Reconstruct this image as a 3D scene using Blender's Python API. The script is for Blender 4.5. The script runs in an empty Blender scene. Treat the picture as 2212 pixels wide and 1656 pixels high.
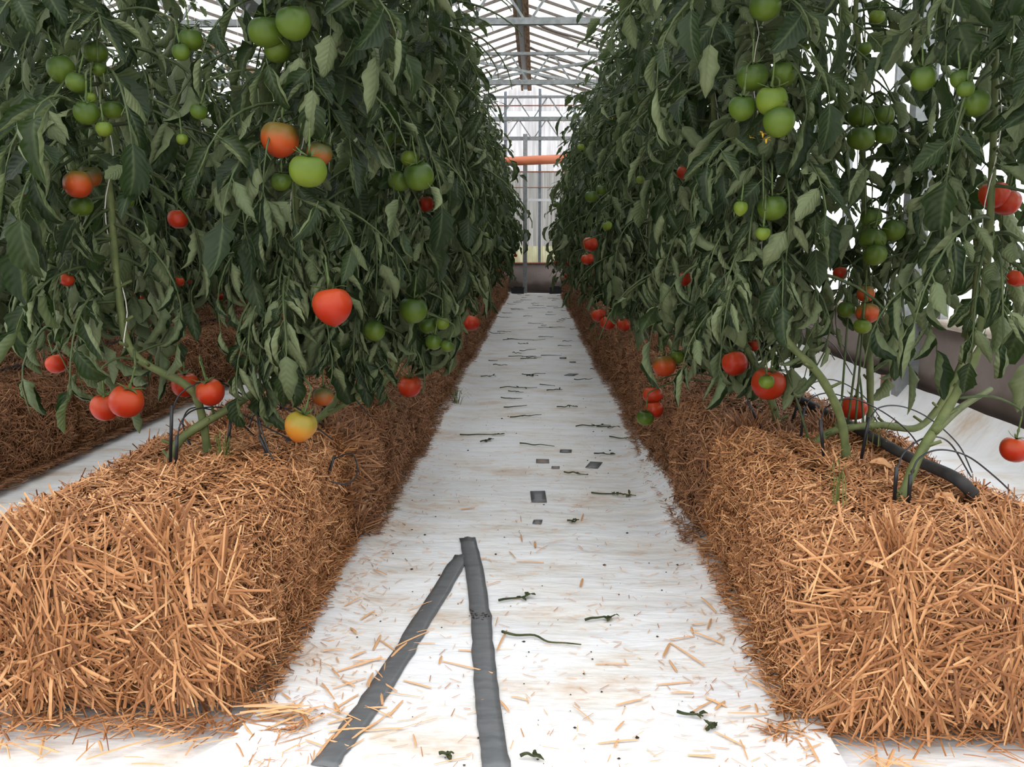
import bpy, math, random
import numpy as np
from mathutils import Vector, Matrix

SC = bpy.context.scene
COL = SC.collection
# ------------------------------------------------------------------ camera
F = 1950.0          # focal length in pixels of the 2212 x 1656 frame
EYE = 0.85
TH = math.atan((828 - 525) / F)
YAW = math.atan((1160 - 1106) / F * math.cos(TH))
cam_d = bpy.data.cameras.new('camera')
cam_d.sensor_width = 36.0
cam_d.sensor_fit = 'HORIZONTAL'
cam_d.lens = 36.0 * F / 2212.0
cam_d.clip_start = 0.02
cam_d.clip_end = 300
cam = bpy.data.objects.new('camera', cam_d)
COL.objects.link(cam)
cam.location = (0, 0, EYE)
cam.rotation_euler = (math.pi / 2 - TH, 0, YAW)
SC.camera = cam
# ------------------------------------------------------------------ world, exposure
SC.view_settings.view_transform = 'Standard'
SC.view_settings.look = 'None'
SC.view_settings.exposure = 0.0
SC.view_settings.gamma = 1.0
SC.view_settings.use_curve_mapping = False
wd = bpy.data.worlds.new('overcast')
SC.world = wd
wd.use_nodes = True
nt = wd.node_tree
nt.nodes.clear()
wo = nt.nodes.new('ShaderNodeOutputWorld')
wb = nt.nodes.new('ShaderNodeBackground')
tc = nt.nodes.new('ShaderNodeTexCoord')
sx = nt.nodes.new('ShaderNodeSeparateXYZ')
mr = nt.nodes.new('ShaderNodeMapRange')
mr.inputs['From Min'].default_value = -0.1
mr.inputs['From Max'].default_value = 1.0
rampw = nt.nodes.new('ShaderNodeValToRGB')
rampw.color_ramp.elements[0].color = (0.90, 0.92, 0.95, 1)
rampw.color_ramp.elements[1].color = (1.0, 1.0, 0.99, 1)
nt.links.new(tc.outputs['Generated'], sx.inputs[0])
nt.links.new(sx.outputs['Z'], mr.inputs['Value'])
nt.links.new(mr.outputs['Result'], rampw.inputs['Fac'])
nt.links.new(rampw.outputs['Color'], wb.inputs['Color'])
wb.inputs['Strength'].default_value = 3.0
nt.links.new(wb.outputs[0], wo.inputs[0])
cy = SC.cycles
cy.use_denoising = True
cy.max_bounces = 6
cy.diffuse_bounces = 3
cy.glossy_bounces = 2
cy.transmission_bounces = 4
cy.transparent_max_bounces = 10
cy.use_adaptive_sampling = True
cy.adaptive_threshold = 0.02
cy.caustics_reflective = False
cy.caustics_refractive = False

# ------------------------------------------------------------------ camera geometry helpers (to read sizes and places off the photo)
_f = np.array([-math.sin(YAW) * math.cos(TH), math.cos(YAW) * math.cos(TH), -math.sin(TH)])
_r = np.array([math.cos(YAW), math.sin(YAW), 0.0])
_u = np.cross(_r, _f)
EYEV = np.array([0, 0, EYE])
def _ray(px, py):
    return _f + _r * (px - 1106) / F - _u * (py - 828) / F
def G(px, py, z=0.0):
    r = _ray(px, py)
    return EYEV + r * (z - EYE) / r[2]
def P(px, py, Y):
    r = _ray(px, py)
    return EYEV + r * Y / r[1]

rng = np.random.default_rng(7)

# ------------------------------------------------------------------ materials
def new_mat(name):
    m = bpy.data.materials.new(name)
    m.use_nodes = True
    n = m.node_tree
    n.nodes.clear()
    out = n.nodes.new('ShaderNodeOutputMaterial')
    return m, n, out
def principled(n, col=(0.5, 0.5, 0.5), rough=0.6, spec=0.4, metal=0.0):
    b = n.nodes.new('ShaderNodeBsdfPrincipled')
    b.inputs['Base Color'].default_value = (*col, 1)
    b.inputs['Roughness'].default_value = rough
    b.inputs['Specular IOR Level'].default_value = spec
    b.inputs['Metallic'].default_value = metal
    return b
def ramp(n, stops):
    r = n.nodes.new('ShaderNodeValToRGB')
    e = r.color_ramp.elements
    while len(e) < len(stops):
        e.new(0.5)
    for k, (p, c) in enumerate(stops):
        e[k].position = p
        e[k].color = (*c, 1)
    return r
def noise(n, scale, detail=4, coord='Object', stretch=None, rough=0.55):
    t = n.nodes.new('ShaderNodeTexCoord')
    x = n.nodes.new('ShaderNodeTexNoise')
    x.inputs['Scale'].default_value = scale
    x.inputs['Detail'].default_value = detail
    x.inputs['Roughness'].default_value = rough
    if stretch:
        mp = n.nodes.new('ShaderNodeMapping')
        mp.inputs['Scale'].default_value = stretch
        n.links.new(t.outputs[coord], mp.inputs[0])
        n.links.new(mp.outputs[0], x.inputs['Vector'])
    else:
        n.links.new(t.outputs[coord], x.inputs['Vector'])
    return x
def bump(n, src, b, strength=0.3, dist=0.01):
    k = n.nodes.new('ShaderNodeBump')
    k.inputs['Strength'].default_value = strength
    k.inputs['Distance'].default_value = dist
    n.links.new(src, k.inputs['Height'])
    n.links.new(k.outputs[0], b.inputs['Normal'])
def simple(name, stops, scale=12, rough=0.6, spec=0.4, metal=0.0, bump_s=0.0, stretch=None, detail=4, dist=0.01):
    m, n, out = new_mat(name)
    b = principled(n, stops[0][1], rough, spec, metal)
    x = noise(n, scale, detail, stretch=stretch)
    r = ramp(n, stops)
    n.links.new(x.outputs['Fac'], r.inputs[0])
    n.links.new(r.outputs[0], b.inputs['Base Color'])
    if bump_s:
        bump(n, x.outputs['Fac'], b, bump_s, dist)
    n.links.new(b.outputs[0], out.inputs[0])
    return m

def mat_leaf(name, dark, light, back_d, back_l, trans=0.18):
    m, n, out = new_mat(name)
    b = principled(n, dark, 0.52, 0.22)
    x = noise(n, 22, 3)
    g = n.nodes.new('ShaderNodeNewGeometry')
    add = n.nodes.new('ShaderNodeMath')
    add.operation = 'MULTIPLY_ADD'
    add.inputs[1].default_value = 0.55
    n.links.new(g.outputs['Random Per Island'], add.inputs[0])
    sc = n.nodes.new('ShaderNodeMath')
    sc.operation = 'MULTIPLY'
    sc.inputs[1].default_value = 0.45
    n.links.new(x.outputs['Fac'], sc.inputs[0])
    n.links.new(sc.outputs[0], add.inputs[2])
    r1 = ramp(n, [(0.15, dark), (0.85, light)])
    r2 = ramp(n, [(0.15, back_d), (0.85, back_l)])
    n.links.new(add.outputs[0], r1.inputs[0])
    n.links.new(add.outputs[0], r2.inputs[0])
    mx = n.nodes.new('ShaderNodeMix')
    mx.data_type = 'RGBA'
    n.links.new(g.outputs['Backfacing'], mx.inputs[0])
    n.links.new(r1.outputs[0], mx.inputs[6])
    n.links.new(r2.outputs[0], mx.inputs[7])
    n.links.new(mx.outputs[2], b.inputs['Base Color'])
    uvn = n.nodes.new('ShaderNodeUVMap'); uvn.uv_map = 'leaf_uv'
    sp = n.nodes.new('ShaderNodeSeparateXYZ'); n.links.new(uvn.outputs[0], sp.inputs[0])
    def mth(op, a, bb=None):
        k = n.nodes.new('ShaderNodeMath'); k.operation = op
        for q, val in enumerate((a, bb)):
            if val is None: continue
            if isinstance(val, (int, float)): k.inputs[q].default_value = val
            else: n.links.new(val, k.inputs[q])
        return k.outputs[0]
    av = mth('ABSOLUTE', mth('SUBTRACT', sp.outputs['Y'], 0.5))
    vein = mth('SINE', mth('MULTIPLY', mth('SUBTRACT', sp.outputs['X'], mth('MULTIPLY', av, 0.55)), 50.0))
    rib = mth('SUBTRACT', 1.0, mth('MINIMUM', mth('MULTIPLY', av, 14.0), 1.0))
    hgt = mth('SUBTRACT', mth('MULTIPLY', vein, 0.5), rib)
    bump(n, hgt, b, 0.4, 0.0018)
    lite = n.nodes.new('ShaderNodeMix'); lite.data_type = 'RGBA'
    n.links.new(mth('MULTIPLY', rib, 0.55), lite.inputs[0])
    n.links.new(mx.outputs[2], lite.inputs[6])
    lite.inputs[7].default_value = (0.085, 0.11, 0.048, 1)
    n.links.new(lite.outputs[2], b.inputs['Base Color'])
    t = n.nodes.new('ShaderNodeBsdfTranslucent')
    t.inputs[0].default_value = (0.10, 0.19, 0.035, 1)
    ms = n.nodes.new('ShaderNodeMixShader')
    ms.inputs[0].default_value = trans
    n.links.new(b.outputs[0], ms.inputs[1])
    n.links.new(t.outputs[0], ms.inputs[2])
    n.links.new(ms.outputs[0], out.inputs[0])
    return m

def mat_straw(name, stops, rough=0.55):
    m, n, out = new_mat(name)
    b = principled(n, stops[0][1], rough, 0.35)
    g = n.nodes.new('ShaderNodeNewGeometry')
    r = ramp(n, stops)
    x = noise(n, 60, 2)
    a = n.nodes.new('ShaderNodeMath')
    a.operation = 'MULTIPLY_ADD'
    a.inputs[1].default_value = 0.25
    n.links.new(x.outputs['Fac'], a.inputs[0])
    s = n.nodes.new('ShaderNodeMath')
    s.operation = 'MULTIPLY'
    s.inputs[1].default_value = 0.78
    n.links.new(g.outputs['Random Per Island'], s.inputs[0])
    n.links.new(s.outputs[0], a.inputs[2])
    n.links.new(a.outputs[0], r.inputs[0])
    n.links.new(r.outputs[0], b.inputs['Base Color'])
    n.links.new(b.outputs[0], out.inputs[0])
    return m

def mat_glass(name, tint, clear, dirt_col, scale, stretch):
    """whitewashed greenhouse glass: part clear, part milky film"""
    m, n, out = new_mat(name)
    tr = n.nodes.new('ShaderNodeBsdfTransparent')
    tr.inputs[0].default_value = (*tint, 1)
    tl = n.nodes.new('ShaderNodeBsdfTranslucent')
    x = noise(n, scale, 5, stretch=stretch)
    r = ramp(n, dirt_col)
    n.links.new(x.outputs['Fac'], r.inputs[0])
    n.links.new(r.outputs[0], tl.inputs[0])
    gl = n.nodes.new('ShaderNodeBsdfGlossy')
    gl.inputs['Roughness'].default_value = 0.15
    gl.inputs[0].default_value = (1, 1, 1, 1)
    a = n.nodes.new('ShaderNodeMixShader')
    a.inputs[0].default_value = 1 - clear
    n.links.new(tr.outputs[0], a.inputs[1])
    n.links.new(tl.outputs[0], a.inputs[2])
    c = n.nodes.new('ShaderNodeMixShader')
    c.inputs[0].default_value = 0.04
    n.links.new(a.outputs[0], c.inputs[1])
    n.links.new(gl.outputs[0], c.inputs[2])
    n.links.new(c.outputs[0], out.inputs[0])
    return m

def mat_fruit(name, top, body, tip, rough=0.36):
    """skin colour runs from the shoulder by the stalk to the tip, as the fruit itself ripens"""
    m, n, out = new_mat(name)
    b = principled(n, body, rough, 0.22)
    t = n.nodes.new('ShaderNodeTexCoord')
    s = n.nodes.new('ShaderNodeSeparateXYZ')
    n.links.new(t.outputs['Generated'], s.inputs[0])
    x = noise(n, 30, 3)
    a = n.nodes.new('ShaderNodeMath')
    a.operation = 'MULTIPLY_ADD'
    a.inputs[1].default_value = 0.35
    n.links.new(x.outputs['Fac'], a.inputs[0])
    n.links.new(s.outputs['Z'], a.inputs[2])
    r = ramp(n, [(0.2, tip), (0.62, body), (1.12 if False else 1.0, top)])
    n.links.new(a.outputs[0], r.inputs[0])
    n.links.new(r.outputs[0], b.inputs['Base Color'])
    b.inputs['Subsurface Weight'].default_value = 0.0
    n.links.new(b.outputs[0], out.inputs[0])
    return m

M = {}
M['leaf'] = mat_leaf('tomato_leaf', (0.008, 0.017, 0.006), (0.026, 0.040, 0.013), (0.064, 0.084, 0.036), (0.142, 0.166, 0.080), 0.10)
M['rachis'] = simple('leaf_stalk', [(0.3, (0.035, 0.055, 0.018)), (0.7, (0.075, 0.095, 0.036))], 30, 0.6, 0.25)
M['stem'] = simple('tomato_stem', [(0.3, (0.075, 0.095, 0.030)), (0.7, (0.14, 0.16, 0.060))], 30, 0.6, 0.25, bump_s=0.2, dist=0.002)
M['calyx'] = simple('tomato_calyx', [(0.3, (0.05, 0.085, 0.025)), (0.7, (0.10, 0.13, 0.04))], 60, 0.6, 0.2)
M['red'] = mat_fruit('ripe_tomato_skin', (0.33, 0.042, 0.010), (0.33, 0.022, 0.006), (0.29, 0.018, 0.006))
M['scarlet'] = mat_fruit('scarlet_tomato_skin', (0.35, 0.042, 0.010), (0.34, 0.024, 0.007), (0.29, 0.017, 0.006))
M['orange'] = mat_fruit('turning_tomato_skin', (0.13, 0.085, 0.015), (0.36, 0.062, 0.011), (0.38, 0.040, 0.011))
M['amber'] = mat_fruit('amber_tomato_skin', (0.24, 0.18, 0.026), (0.47, 0.19, 0.022), (0.52, 0.14, 0.02))
M['bronze'] = mat_fruit('bronze_tomato_skin', (0.07, 0.07, 0.02), (0.22, 0.07, 0.014), (0.28, 0.055, 0.012))
M['green'] = mat_fruit('green_tomato_skin', (0.032, 0.060, 0.008), (0.070, 0.110, 0.012), (0.095, 0.135, 0.016))
M['lime'] = mat_fruit('pale_green_tomato_skin', (0.075, 0.115, 0.012), (0.120, 0.165, 0.016), (0.145, 0.185, 0.022))
M['petal'] = simple('flower_petal', [(0.3, (0.75, 0.42, 0.03)), (0.7, (0.85, 0.60, 0.08))], 40, 0.6, 0.2)
M['twine'] = simple('white_twine', [(0.3, (0.62, 0.58, 0.50)), (0.7, (0.80, 0.77, 0.70))], 80, 0.8, 0.1)
M['bale_twine'] = simple('dark_baling_twine', [(0.3, (0.012, 0.012, 0.03)), (0.7, (0.03, 0.03, 0.06))], 80, 0.6, 0.3)
M['straw'] = mat_straw('straw', [(0.0, (0.12, 0.044, 0.017)), (0.30, (0.28, 0.110, 0.038)), (0.62, (0.43, 0.192, 0.075)), (0.85, (0.60, 0.315, 0.140)), (1.0, (0.76, 0.48, 0.26))])
M['straw_brown'] = mat_straw('darker_straw', [(0.0, (0.10, 0.040, 0.017)), (0.35, (0.20, 0.082, 0.034)), (0.72, (0.31, 0.145, 0.062)), (1.0, (0.48, 0.26, 0.13))])  # darker, browner straw for every bale behind the front two
M['straw_core'] = simple('packed_straw', [(0.3, (0.06, 0.024, 0.010)), (0.7, (0.16, 0.065, 0.027))], 60, 0.85, 0.1, bump_s=0.8, stretch=(1, 1, 2.2))  # core darkened so the gaps between stalks read as shade
M['loose'] = mat_straw('loose_straw', [(0.0, (0.30, 0.12, 0.05)), (0.4, (0.55, 0.27, 0.12)), (1.0, (0.80, 0.52, 0.27))])
M['grass'] = simple('green_grass', [(0.3, (0.075, 0.09, 0.022)), (0.7, (0.16, 0.17, 0.05))], 20, 0.6, 0.2)
M['plastic'] = simple('black_plastic', [(0.3, (0.010, 0.010, 0.012)), (0.7, (0.022, 0.022, 0.025))], 30, 0.4, 0.4)
M['hose'] = simple('dusty_black_hose', [(0.3, (0.020, 0.020, 0.022)), (0.7, (0.06, 0.055, 0.05))], 18, 0.75, 0.2)
M['tape'] = simple('grey_duct_tape', [(0.3, (0.092, 0.096, 0.102)), (0.7, (0.135, 0.139, 0.143))], 14, 0.4, 0.5, bump_s=0.25, stretch=(1, 4, 1), dist=0.004)
M['tape_brown'] = simple('soiled_duct_tape', [(0.3, (0.17, 0.14, 0.12)), (0.7, (0.25, 0.20, 0.17))], 24, 0.5, 0.4)
M['galv'] = simple('galvanised_steel', [(0.3, (0.20, 0.21, 0.215)), (0.7, (0.31, 0.325, 0.32))], 25, 0.45, 0.5, 0.4)
M['alu_blue'] = simple('weathered_aluminium', [(0.3, (0.17, 0.20, 0.24)), (0.7, (0.26, 0.29, 0.33))], 20, 0.5, 0.5, 0.2)
M['bar'] = simple('glazing_bar_metal', [(0.3, (0.13, 0.105, 0.085)), (0.7, (0.20, 0.165, 0.14))], 20, 0.55, 0.4)
M['wood'] = simple('weathered_ridge_wood', [(0.35, (0.10, 0.055, 0.035)), (0.5, (0.25, 0.155, 0.095)), (0.7, (0.38, 0.26, 0.17))], 8, 0.8, 0.2, stretch=(9, 0.8, 9))
M['rust'] = simple('rusty_rail', [(0.3, (0.28, 0.10, 0.06)), (0.7, (0.42, 0.18, 0.11))], 20, 0.7, 0.2)
M['pipe'] = simple('orange_pvc', [(0.3, (0.60, 0.16, 0.075)), (0.7, (0.68, 0.20, 0.095))], 4, 0.35, 0.5)
M['moss'] = simple('mossy_gutter', [(0.35, (0.05, 0.055, 0.025)), (0.6, (0.13, 0.13, 0.09)), (0.8, (0.22, 0.20, 0.17))], 10, 0.8, 0.2)
M['white_gutter'] = simple('white_gutter_paint', [(0.3, (0.80, 0.80, 0.82)), (0.7, (0.86, 0.86, 0.88))], 6, 0.5, 0.4)
M['trim_leaf'] = simple('dried_leaf_trimming', [(0.3, (0.025, 0.035, 0.018)), (0.6, (0.07, 0.08, 0.035)), (0.8, (0.13, 0.07, 0.035))], 30, 0.8, 0.1)
M['dirt'] = simple('black_soil_crumb', [(0.3, (0.015, 0.012, 0.010)), (0.7, (0.06, 0.04, 0.03))], 60, 0.9, 0.1)
M['brick'] = simple('red_block', [(0.3, (0.26, 0.11, 0.08)), (0.7, (0.36, 0.18, 0.13))], 20, 0.8, 0.2)
M['leafdry'] = simple('dry_leaf', [(0.3, (0.42, 0.20, 0.09)), (0.7, (0.60, 0.34, 0.17))], 40, 0.8, 0.2)
M['soil'] = simple('bare_soil', [(0.3, (0.07, 0.05, 0.035)), (0.7, (0.14, 0.10, 0.07))], 6, 0.9, 0.1, bump_s=0.5)
M['yard'] = simple('pale_glare_ground', [(0.3, (0.40, 0.39, 0.36)), (0.7, (0.52, 0.51, 0.48))], 1.5, 0.9, 0.1)  # outside ground paled so it burns out white through the glass

def mat_wall():
    m, n, out = new_mat('concrete_low_wall')
    b = principled(n, (0.3, 0.26, 0.24), 0.85, 0.2)
    x = noise(n, 2.5, 6)
    r = ramp(n, [(0.25, (0.17, 0.135, 0.12)), (0.6, (0.27, 0.22, 0.20)), (0.8, (0.33, 0.28, 0.255))])
    n.links.new(x.outputs['Fac'], r.inputs[0])
    # damp stain low on the wall
    t = n.nodes.new('ShaderNodeTexCoord')
    s = n.nodes.new('ShaderNodeSeparateXYZ')
    n.links.new(t.outputs['Object'], s.inputs[0])
    x2 = noise(n, 1.6, 4)
    a = n.nodes.new('ShaderNodeMath')
    a.operation = 'MULTIPLY_ADD'
    a.inputs[1].default_value = -0.35
    n.links.new(x2.outputs['Fac'], a.inputs[0])
    n.links.new(s.outputs['Z'], a.inputs[2])
    r2 = ramp(n, [(0.0, (0.62, 0.58, 0.54)), (0.05, (1, 1, 1))])
    n.links.new(a.outputs[0], r2.inputs[0])
    mx = n.nodes.new('ShaderNodeMix')
    mx.data_type = 'RGBA'
    mx.blend_type = 'MULTIPLY'
    mx.inputs[0].default_value = 1.0
    n.links.new(r.outputs[0], mx.inputs[6])
    n.links.new(r2.outputs[0], mx.inputs[7])
    n.links.new(mx.outputs[2], b.inputs['Base Color'])
    bump(n, x.outputs['Fac'], b, 0.3, 0.01)
    n.links.new(b.outputs[0], out.inputs[0])
    return m
M['concrete'] = mat_wall()

def mat_sheet():
    """white woven ground fabric with brown foot-soil stains"""
    m, n, out = new_mat('white_ground_fabric')
    b = principled(n, (0.8, 0.8, 0.8), 0.55, 0.35)
    x = noise(n, 3.0, 7, stretch=(1.0, 1.6, 1), rough=0.68)
    r = ramp(n, [(0.44, (0.78, 0.78, 0.795)), (0.55, (0.74, 0.715, 0.69)), (0.70, (0.58, 0.46, 0.36))])
    n.links.new(x.outputs['Fac'], r.inputs[0])
    x3 = noise(n, 38, 4, rough=0.7)
    r3 = ramp(n, [(0.66, (1, 1, 1)), (0.78, (0.62, 0.46, 0.34))])
    n.links.new(x3.outputs['Fac'], r3.inputs[0])
    mx = n.nodes.new('ShaderNodeMix')
    mx.data_type = 'RGBA'
    mx.blend_type = 'MULTIPLY'
    mx.inputs[0].default_value = 0.8
    n.links.new(r.outputs[0], mx.inputs[6])
    n.links.new(r3.outputs[0], mx.inputs[7])
    n.links.new(mx.outputs[2], b.inputs['Base Color'])
    x4 = noise(n, 5, 4, stretch=(0.7, 1.7, 1), rough=0.5)
    bump(n, x4.outputs['Fac'], b, 0.55, 0.03)
    x5 = noise(n, 16, 3, stretch=(0.5, 2.2, 1), rough=0.6)
    k2 = n.nodes.new('ShaderNodeBump'); k2.inputs['Strength'].default_value = 0.35; k2.inputs['Distance'].default_value = 0.008
    n.links.new(x5.outputs['Fac'], k2.inputs['Height'])
    n.links.new(b.inputs['Normal'].links[0].from_socket, k2.inputs['Normal'])
    n.links.new(k2.outputs[0], b.inputs['Normal'])
    n.links.new(b.outputs[0], out.inputs[0])
    return m
M['sheet'] = mat_sheet()
M['roof_glass'] = mat_glass('whitewashed_roof_glass', (0.93, 0.96, 0.98), 0.22, [(0.3, (0.54, 0.56, 0.53)), (0.7, (0.60, 0.61, 0.63))], 1.2, (1, 2.5, 1))
M['end_glass'] = mat_glass('dirty_end_glass', (0.60, 0.60, 0.62), 0.10, [(0.3, (0.25, 0.24, 0.24)), (0.5, (0.36, 0.35, 0.355)), (0.75, (0.60, 0.59, 0.62))], 3.0, (5, 1, 0.35))
M['end_glass_low'] = mat_glass('grimy_end_glass', (0.40, 0.40, 0.38), 0.05, [(0.3, (0.09, 0.087, 0.078)), (0.5, (0.15, 0.146, 0.136)), (0.75, (0.28, 0.275, 0.265))], 3.5, (9, 1, 0.25))
M['end_glass_algae'] = mat_glass('algae_stained_glass', (0.45, 0.46, 0.32), 0.06, [(0.3, (0.17, 0.165, 0.095)), (0.5, (0.23, 0.225, 0.135)), (0.75, (0.36, 0.355, 0.26))], 4, (7, 1, 0.6))
M['roof_clear'] = mat_glass('added_clear_roof_glass', (0.96, 0.98, 0.99), 0.85, [(0.3, (0.86, 0.88, 0.84)), (0.7, (0.92, 0.93, 0.95))], 1.2, (1, 2.5, 1))  # added over the front, out of view, to let more light onto the foreground
M['side_glass'] = mat_glass('side_glass', (0.95, 0.97, 0.99), 0.80, [(0.3, (0.85, 0.87, 0.88)), (0.7, (0.92, 0.93, 0.95))], 2.0, (1, 3, 0.5))

# ------------------------------------------------------------------ mesh helpers
class MB:
    """collects verts, quads, tris of ONE mesh"""
    def __init__(s):
        s.v = []; s.q = []; s.t = []; s.n = 0; s.qm = []; s.tm = []; s.uv = []; s.has_uv = False
    def add(s, V, Q=None, T=None, mi=0, uv=None):
        V = np.asarray(V, float).reshape(-1, 3)
        if uv is not None: s.has_uv = True
        s.uv.append(uv if uv is not None else np.zeros((len(V), 2)))
        if Q is not None and len(Q):
            Q = np.asarray(Q, np.int64).reshape(-1, 4)
            s.q.append(Q + s.n); s.qm.append(np.full(len(Q), mi))
        if T is not None and len(T):
            T = np.asarray(T, np.int64).reshape(-1, 3)
            s.t.append(T + s.n); s.tm.append(np.full(len(T), mi))
        s.v.append(V); s.n += len(V)
        return s
    def mesh(s, name, mats, off=(0, 0, 0), smooth=True):
        V = np.concatenate(s.v) - np.asarray(off, float)
        Q = np.concatenate(s.q) if s.q else np.zeros((0, 4), np.int64)
        T = np.concatenate(s.t) if s.t else np.zeros((0, 3), np.int64)
        me = bpy.data.meshes.new(name)
        me.vertices.add(len(V))
        me.vertices.foreach_set('co', V.astype(np.float32).ravel())
        nl = len(Q) * 4 + len(T) * 3
        me.loops.add(nl)
        me.loops.foreach_set('vertex_index', np.concatenate([Q.ravel(), T.ravel()]).astype(np.int32))
        me.polygons.add(len(Q) + len(T))
        ls = np.concatenate([np.arange(len(Q)) * 4, len(Q) * 4 + np.arange(len(T)) * 3]).astype(np.int32)
        me.polygons.foreach_set('loop_start', ls)
        mi = np.concatenate([*(s.qm or [np.zeros(0)]), *(s.tm or [np.zeros(0)])]).astype(np.int32)
        for m in (mats if isinstance(mats, (list, tuple)) else [mats]):
            me.materials.append(m)
        me.polygons.foreach_set('material_index', mi)
        if s.has_uv:
            U = np.concatenate(s.uv)
            lay = me.uv_layers.new(name='leaf_uv')
            lay.data.foreach_set('uv', U[np.concatenate([Q.ravel(), T.ravel()])].astype(np.float32).ravel())
        me.update(calc_edges=True)
        me.validate()
        me.polygons.foreach_set('use_smooth', np.full(len(me.polygons), bool(smooth)))
        return me
    def build(s, name, mats, parent=None, off=(0, 0, 0), smooth=True):
        o = bpy.data.objects.new(name, s.mesh(name, mats, off, smooth))
        COL.objects.link(o)
        if parent is not None:
            o.parent = parent
        else:
            o.location = off
        return o

def tag(o, label=None, cat=None, group=None, kind=None):
    if label: o['label'] = label
    if cat: o['category'] = cat
    if group: o['group'] = group
    if kind: o['kind'] = kind
    return o
def empty(name, loc=(0, 0, 0), rz=0.0):
    o = bpy.data.objects.new(name, None)
    o.empty_display_size = 0.05
    COL.objects.link(o)
    o.location = loc
    o.rotation_euler = (0, 0, rz)
    return o
def kids(o):
    return [c for c in o.children]
def copy_tree(o, parent=None):
    c = o.copy()
    COL.objects.link(c)
    c.parent = parent
    for ch in list(o.children):
        copy_tree(ch, c)
    return c

def box(mb, c, h, rot=None, mi=0):
    """box of centre c, half size h"""
    s = np.array([(x, y, z) for x in (-1, 1) for y in (-1, 1) for z in (-1, 1)], float) * np.asarray(h)
    if rot is not None:
        s = s @ np.asarray(rot).T
    q = [(0, 1, 3, 2), (4, 6, 7, 5), (0, 4, 5, 1), (2, 3, 7, 6), (0, 2, 6, 4), (1, 5, 7, 3)]
    return mb.add(s + np.asarray(c, float), q, mi=mi)
def bar(mb, a, b, w, h, up=(0, 0, 1), mi=0):
    """square bar from a to b"""
    a = np.asarray(a, float); b = np.asarray(b, float)
    d = b - a; L = np.linalg.norm(d); d /= L
    up = np.asarray(up, float)
    if abs(d @ up) > 0.98: up = np.array([1.0, 0, 0])
    x = np.cross(d, up); x /= np.linalg.norm(x)
    z = np.cross(x, d)
    return box(mb, (a + b) / 2, (w / 2, L / 2, h / 2), np.stack([x, d, z], 1), mi)
def smooth_path(pts, n=6):
    """Catmull-Rom through pts"""
    p = np.asarray(pts, float)
    if len(p) < 3:
        t = np.linspace(0, 1, n + 1)[:, None]
        return p[0] * (1 - t) + p[-1] * t
    q = np.concatenate([[2 * p[0] - p[1]], p, [2 * p[-1] - p[-2]]])
    out = []
    for i in range(1, len(q) - 2):
        a, b, c, d = q[i - 1:i + 3]
        for t in np.arange(n) / n:
            out.append(0.5 * ((2 * b) + (c - a) * t + (2 * a - 5 * b + 4 * c - d) * t * t + (-a + 3 * b - 3 * c + d) * t ** 3))
    out.append(p[-1])
    return np.array(out)
def tube_data(path, r, sides=6, cap=True):
    p = np.asarray(path, float)
    n = len(p)
    r = np.broadcast_to(np.asarray(r, float), (n,))
    T = np.gradient(p, axis=0)
    T /= np.linalg.norm(T, axis=1)[:, None] + 1e-12
    ref = np.array([0, 0, 1.0]) if abs(T[0][2]) < 0.9 else np.array([1.0, 0, 0])
    X = np.cross(T[0], ref); X /= np.linalg.norm(X)
    V = []
    ang = np.arange(sides) * 2 * np.pi / sides
    for i in range(n):
        X = X - T[i] * (X @ T[i]); X /= np.linalg.norm(X) + 1e-12
        Y = np.cross(T[i], X)
        V.append(p[i] + r[i] * (np.cos(ang)[:, None] * X + np.sin(ang)[:, None] * Y))
    V = np.concatenate(V)
    i, j = np.meshgrid(np.arange(n - 1), np.arange(sides), indexing='ij')
    a = i * sides + j; b = i * sides + (j + 1) % sides
    Q = np.stack([a, b, b + sides, a + sides], -1).reshape(-1, 4)
    tri = []
    if cap:
        V = np.concatenate([V, p[:1], p[-1:]])
        c0, c1 = n * sides, n * sides + 1
        for k in range(sides):
            tri.append((c0, (k + 1) % sides, k))
            tri.append((c1, (n - 1) * sides + k, (n - 1) * sides + (k + 1) % sides))
    return V, Q, np.array(tri, np.int64).reshape(-1, 3)
def tube(mb, path, r, sides=6, mi=0, cap=True):
    V, Q, T = tube_data(path, r, sides, cap)
    return mb.add(V, Q, T, mi)

_ph = np.random.default_rng(3).uniform(0, 6.28, (24,))
_dr = np.random.default_rng(4).normal(size=(24, 3))
_dr /= np.linalg.norm(_dr, axis=1)[:, None]
def wob(p, f, seed=0):
    """smooth pseudo noise in about -1..1"""
    p = np.asarray(p, float)
    s = np.zeros(p.shape[:-1])
    for k in range(6):
        j = (k + seed * 5) % 24
        s += np.sin((p @ _dr[j]) * f * (0.7 + 0.25 * k) + _ph[j])
    return s / 3.2

# ================================================================== SETTING
XR = 1.95            # wall right of the rows
XL = -6.6
YB = 15.75           # end wall
# ground outside and soil under the sheets
mb = MB(); box(mb, (0, 8, -0.27), (60, 60, 0.2)); tag(mb.build('ground', M['yard']), kind='structure')
mb = MB(); box(mb, ((XL + XR) / 2, 6.4, -0.035), ((XR - XL) / 2 - .03, 9.6, 0.03)); tag(mb.build('floor', M['soil']), kind='structure')

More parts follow.
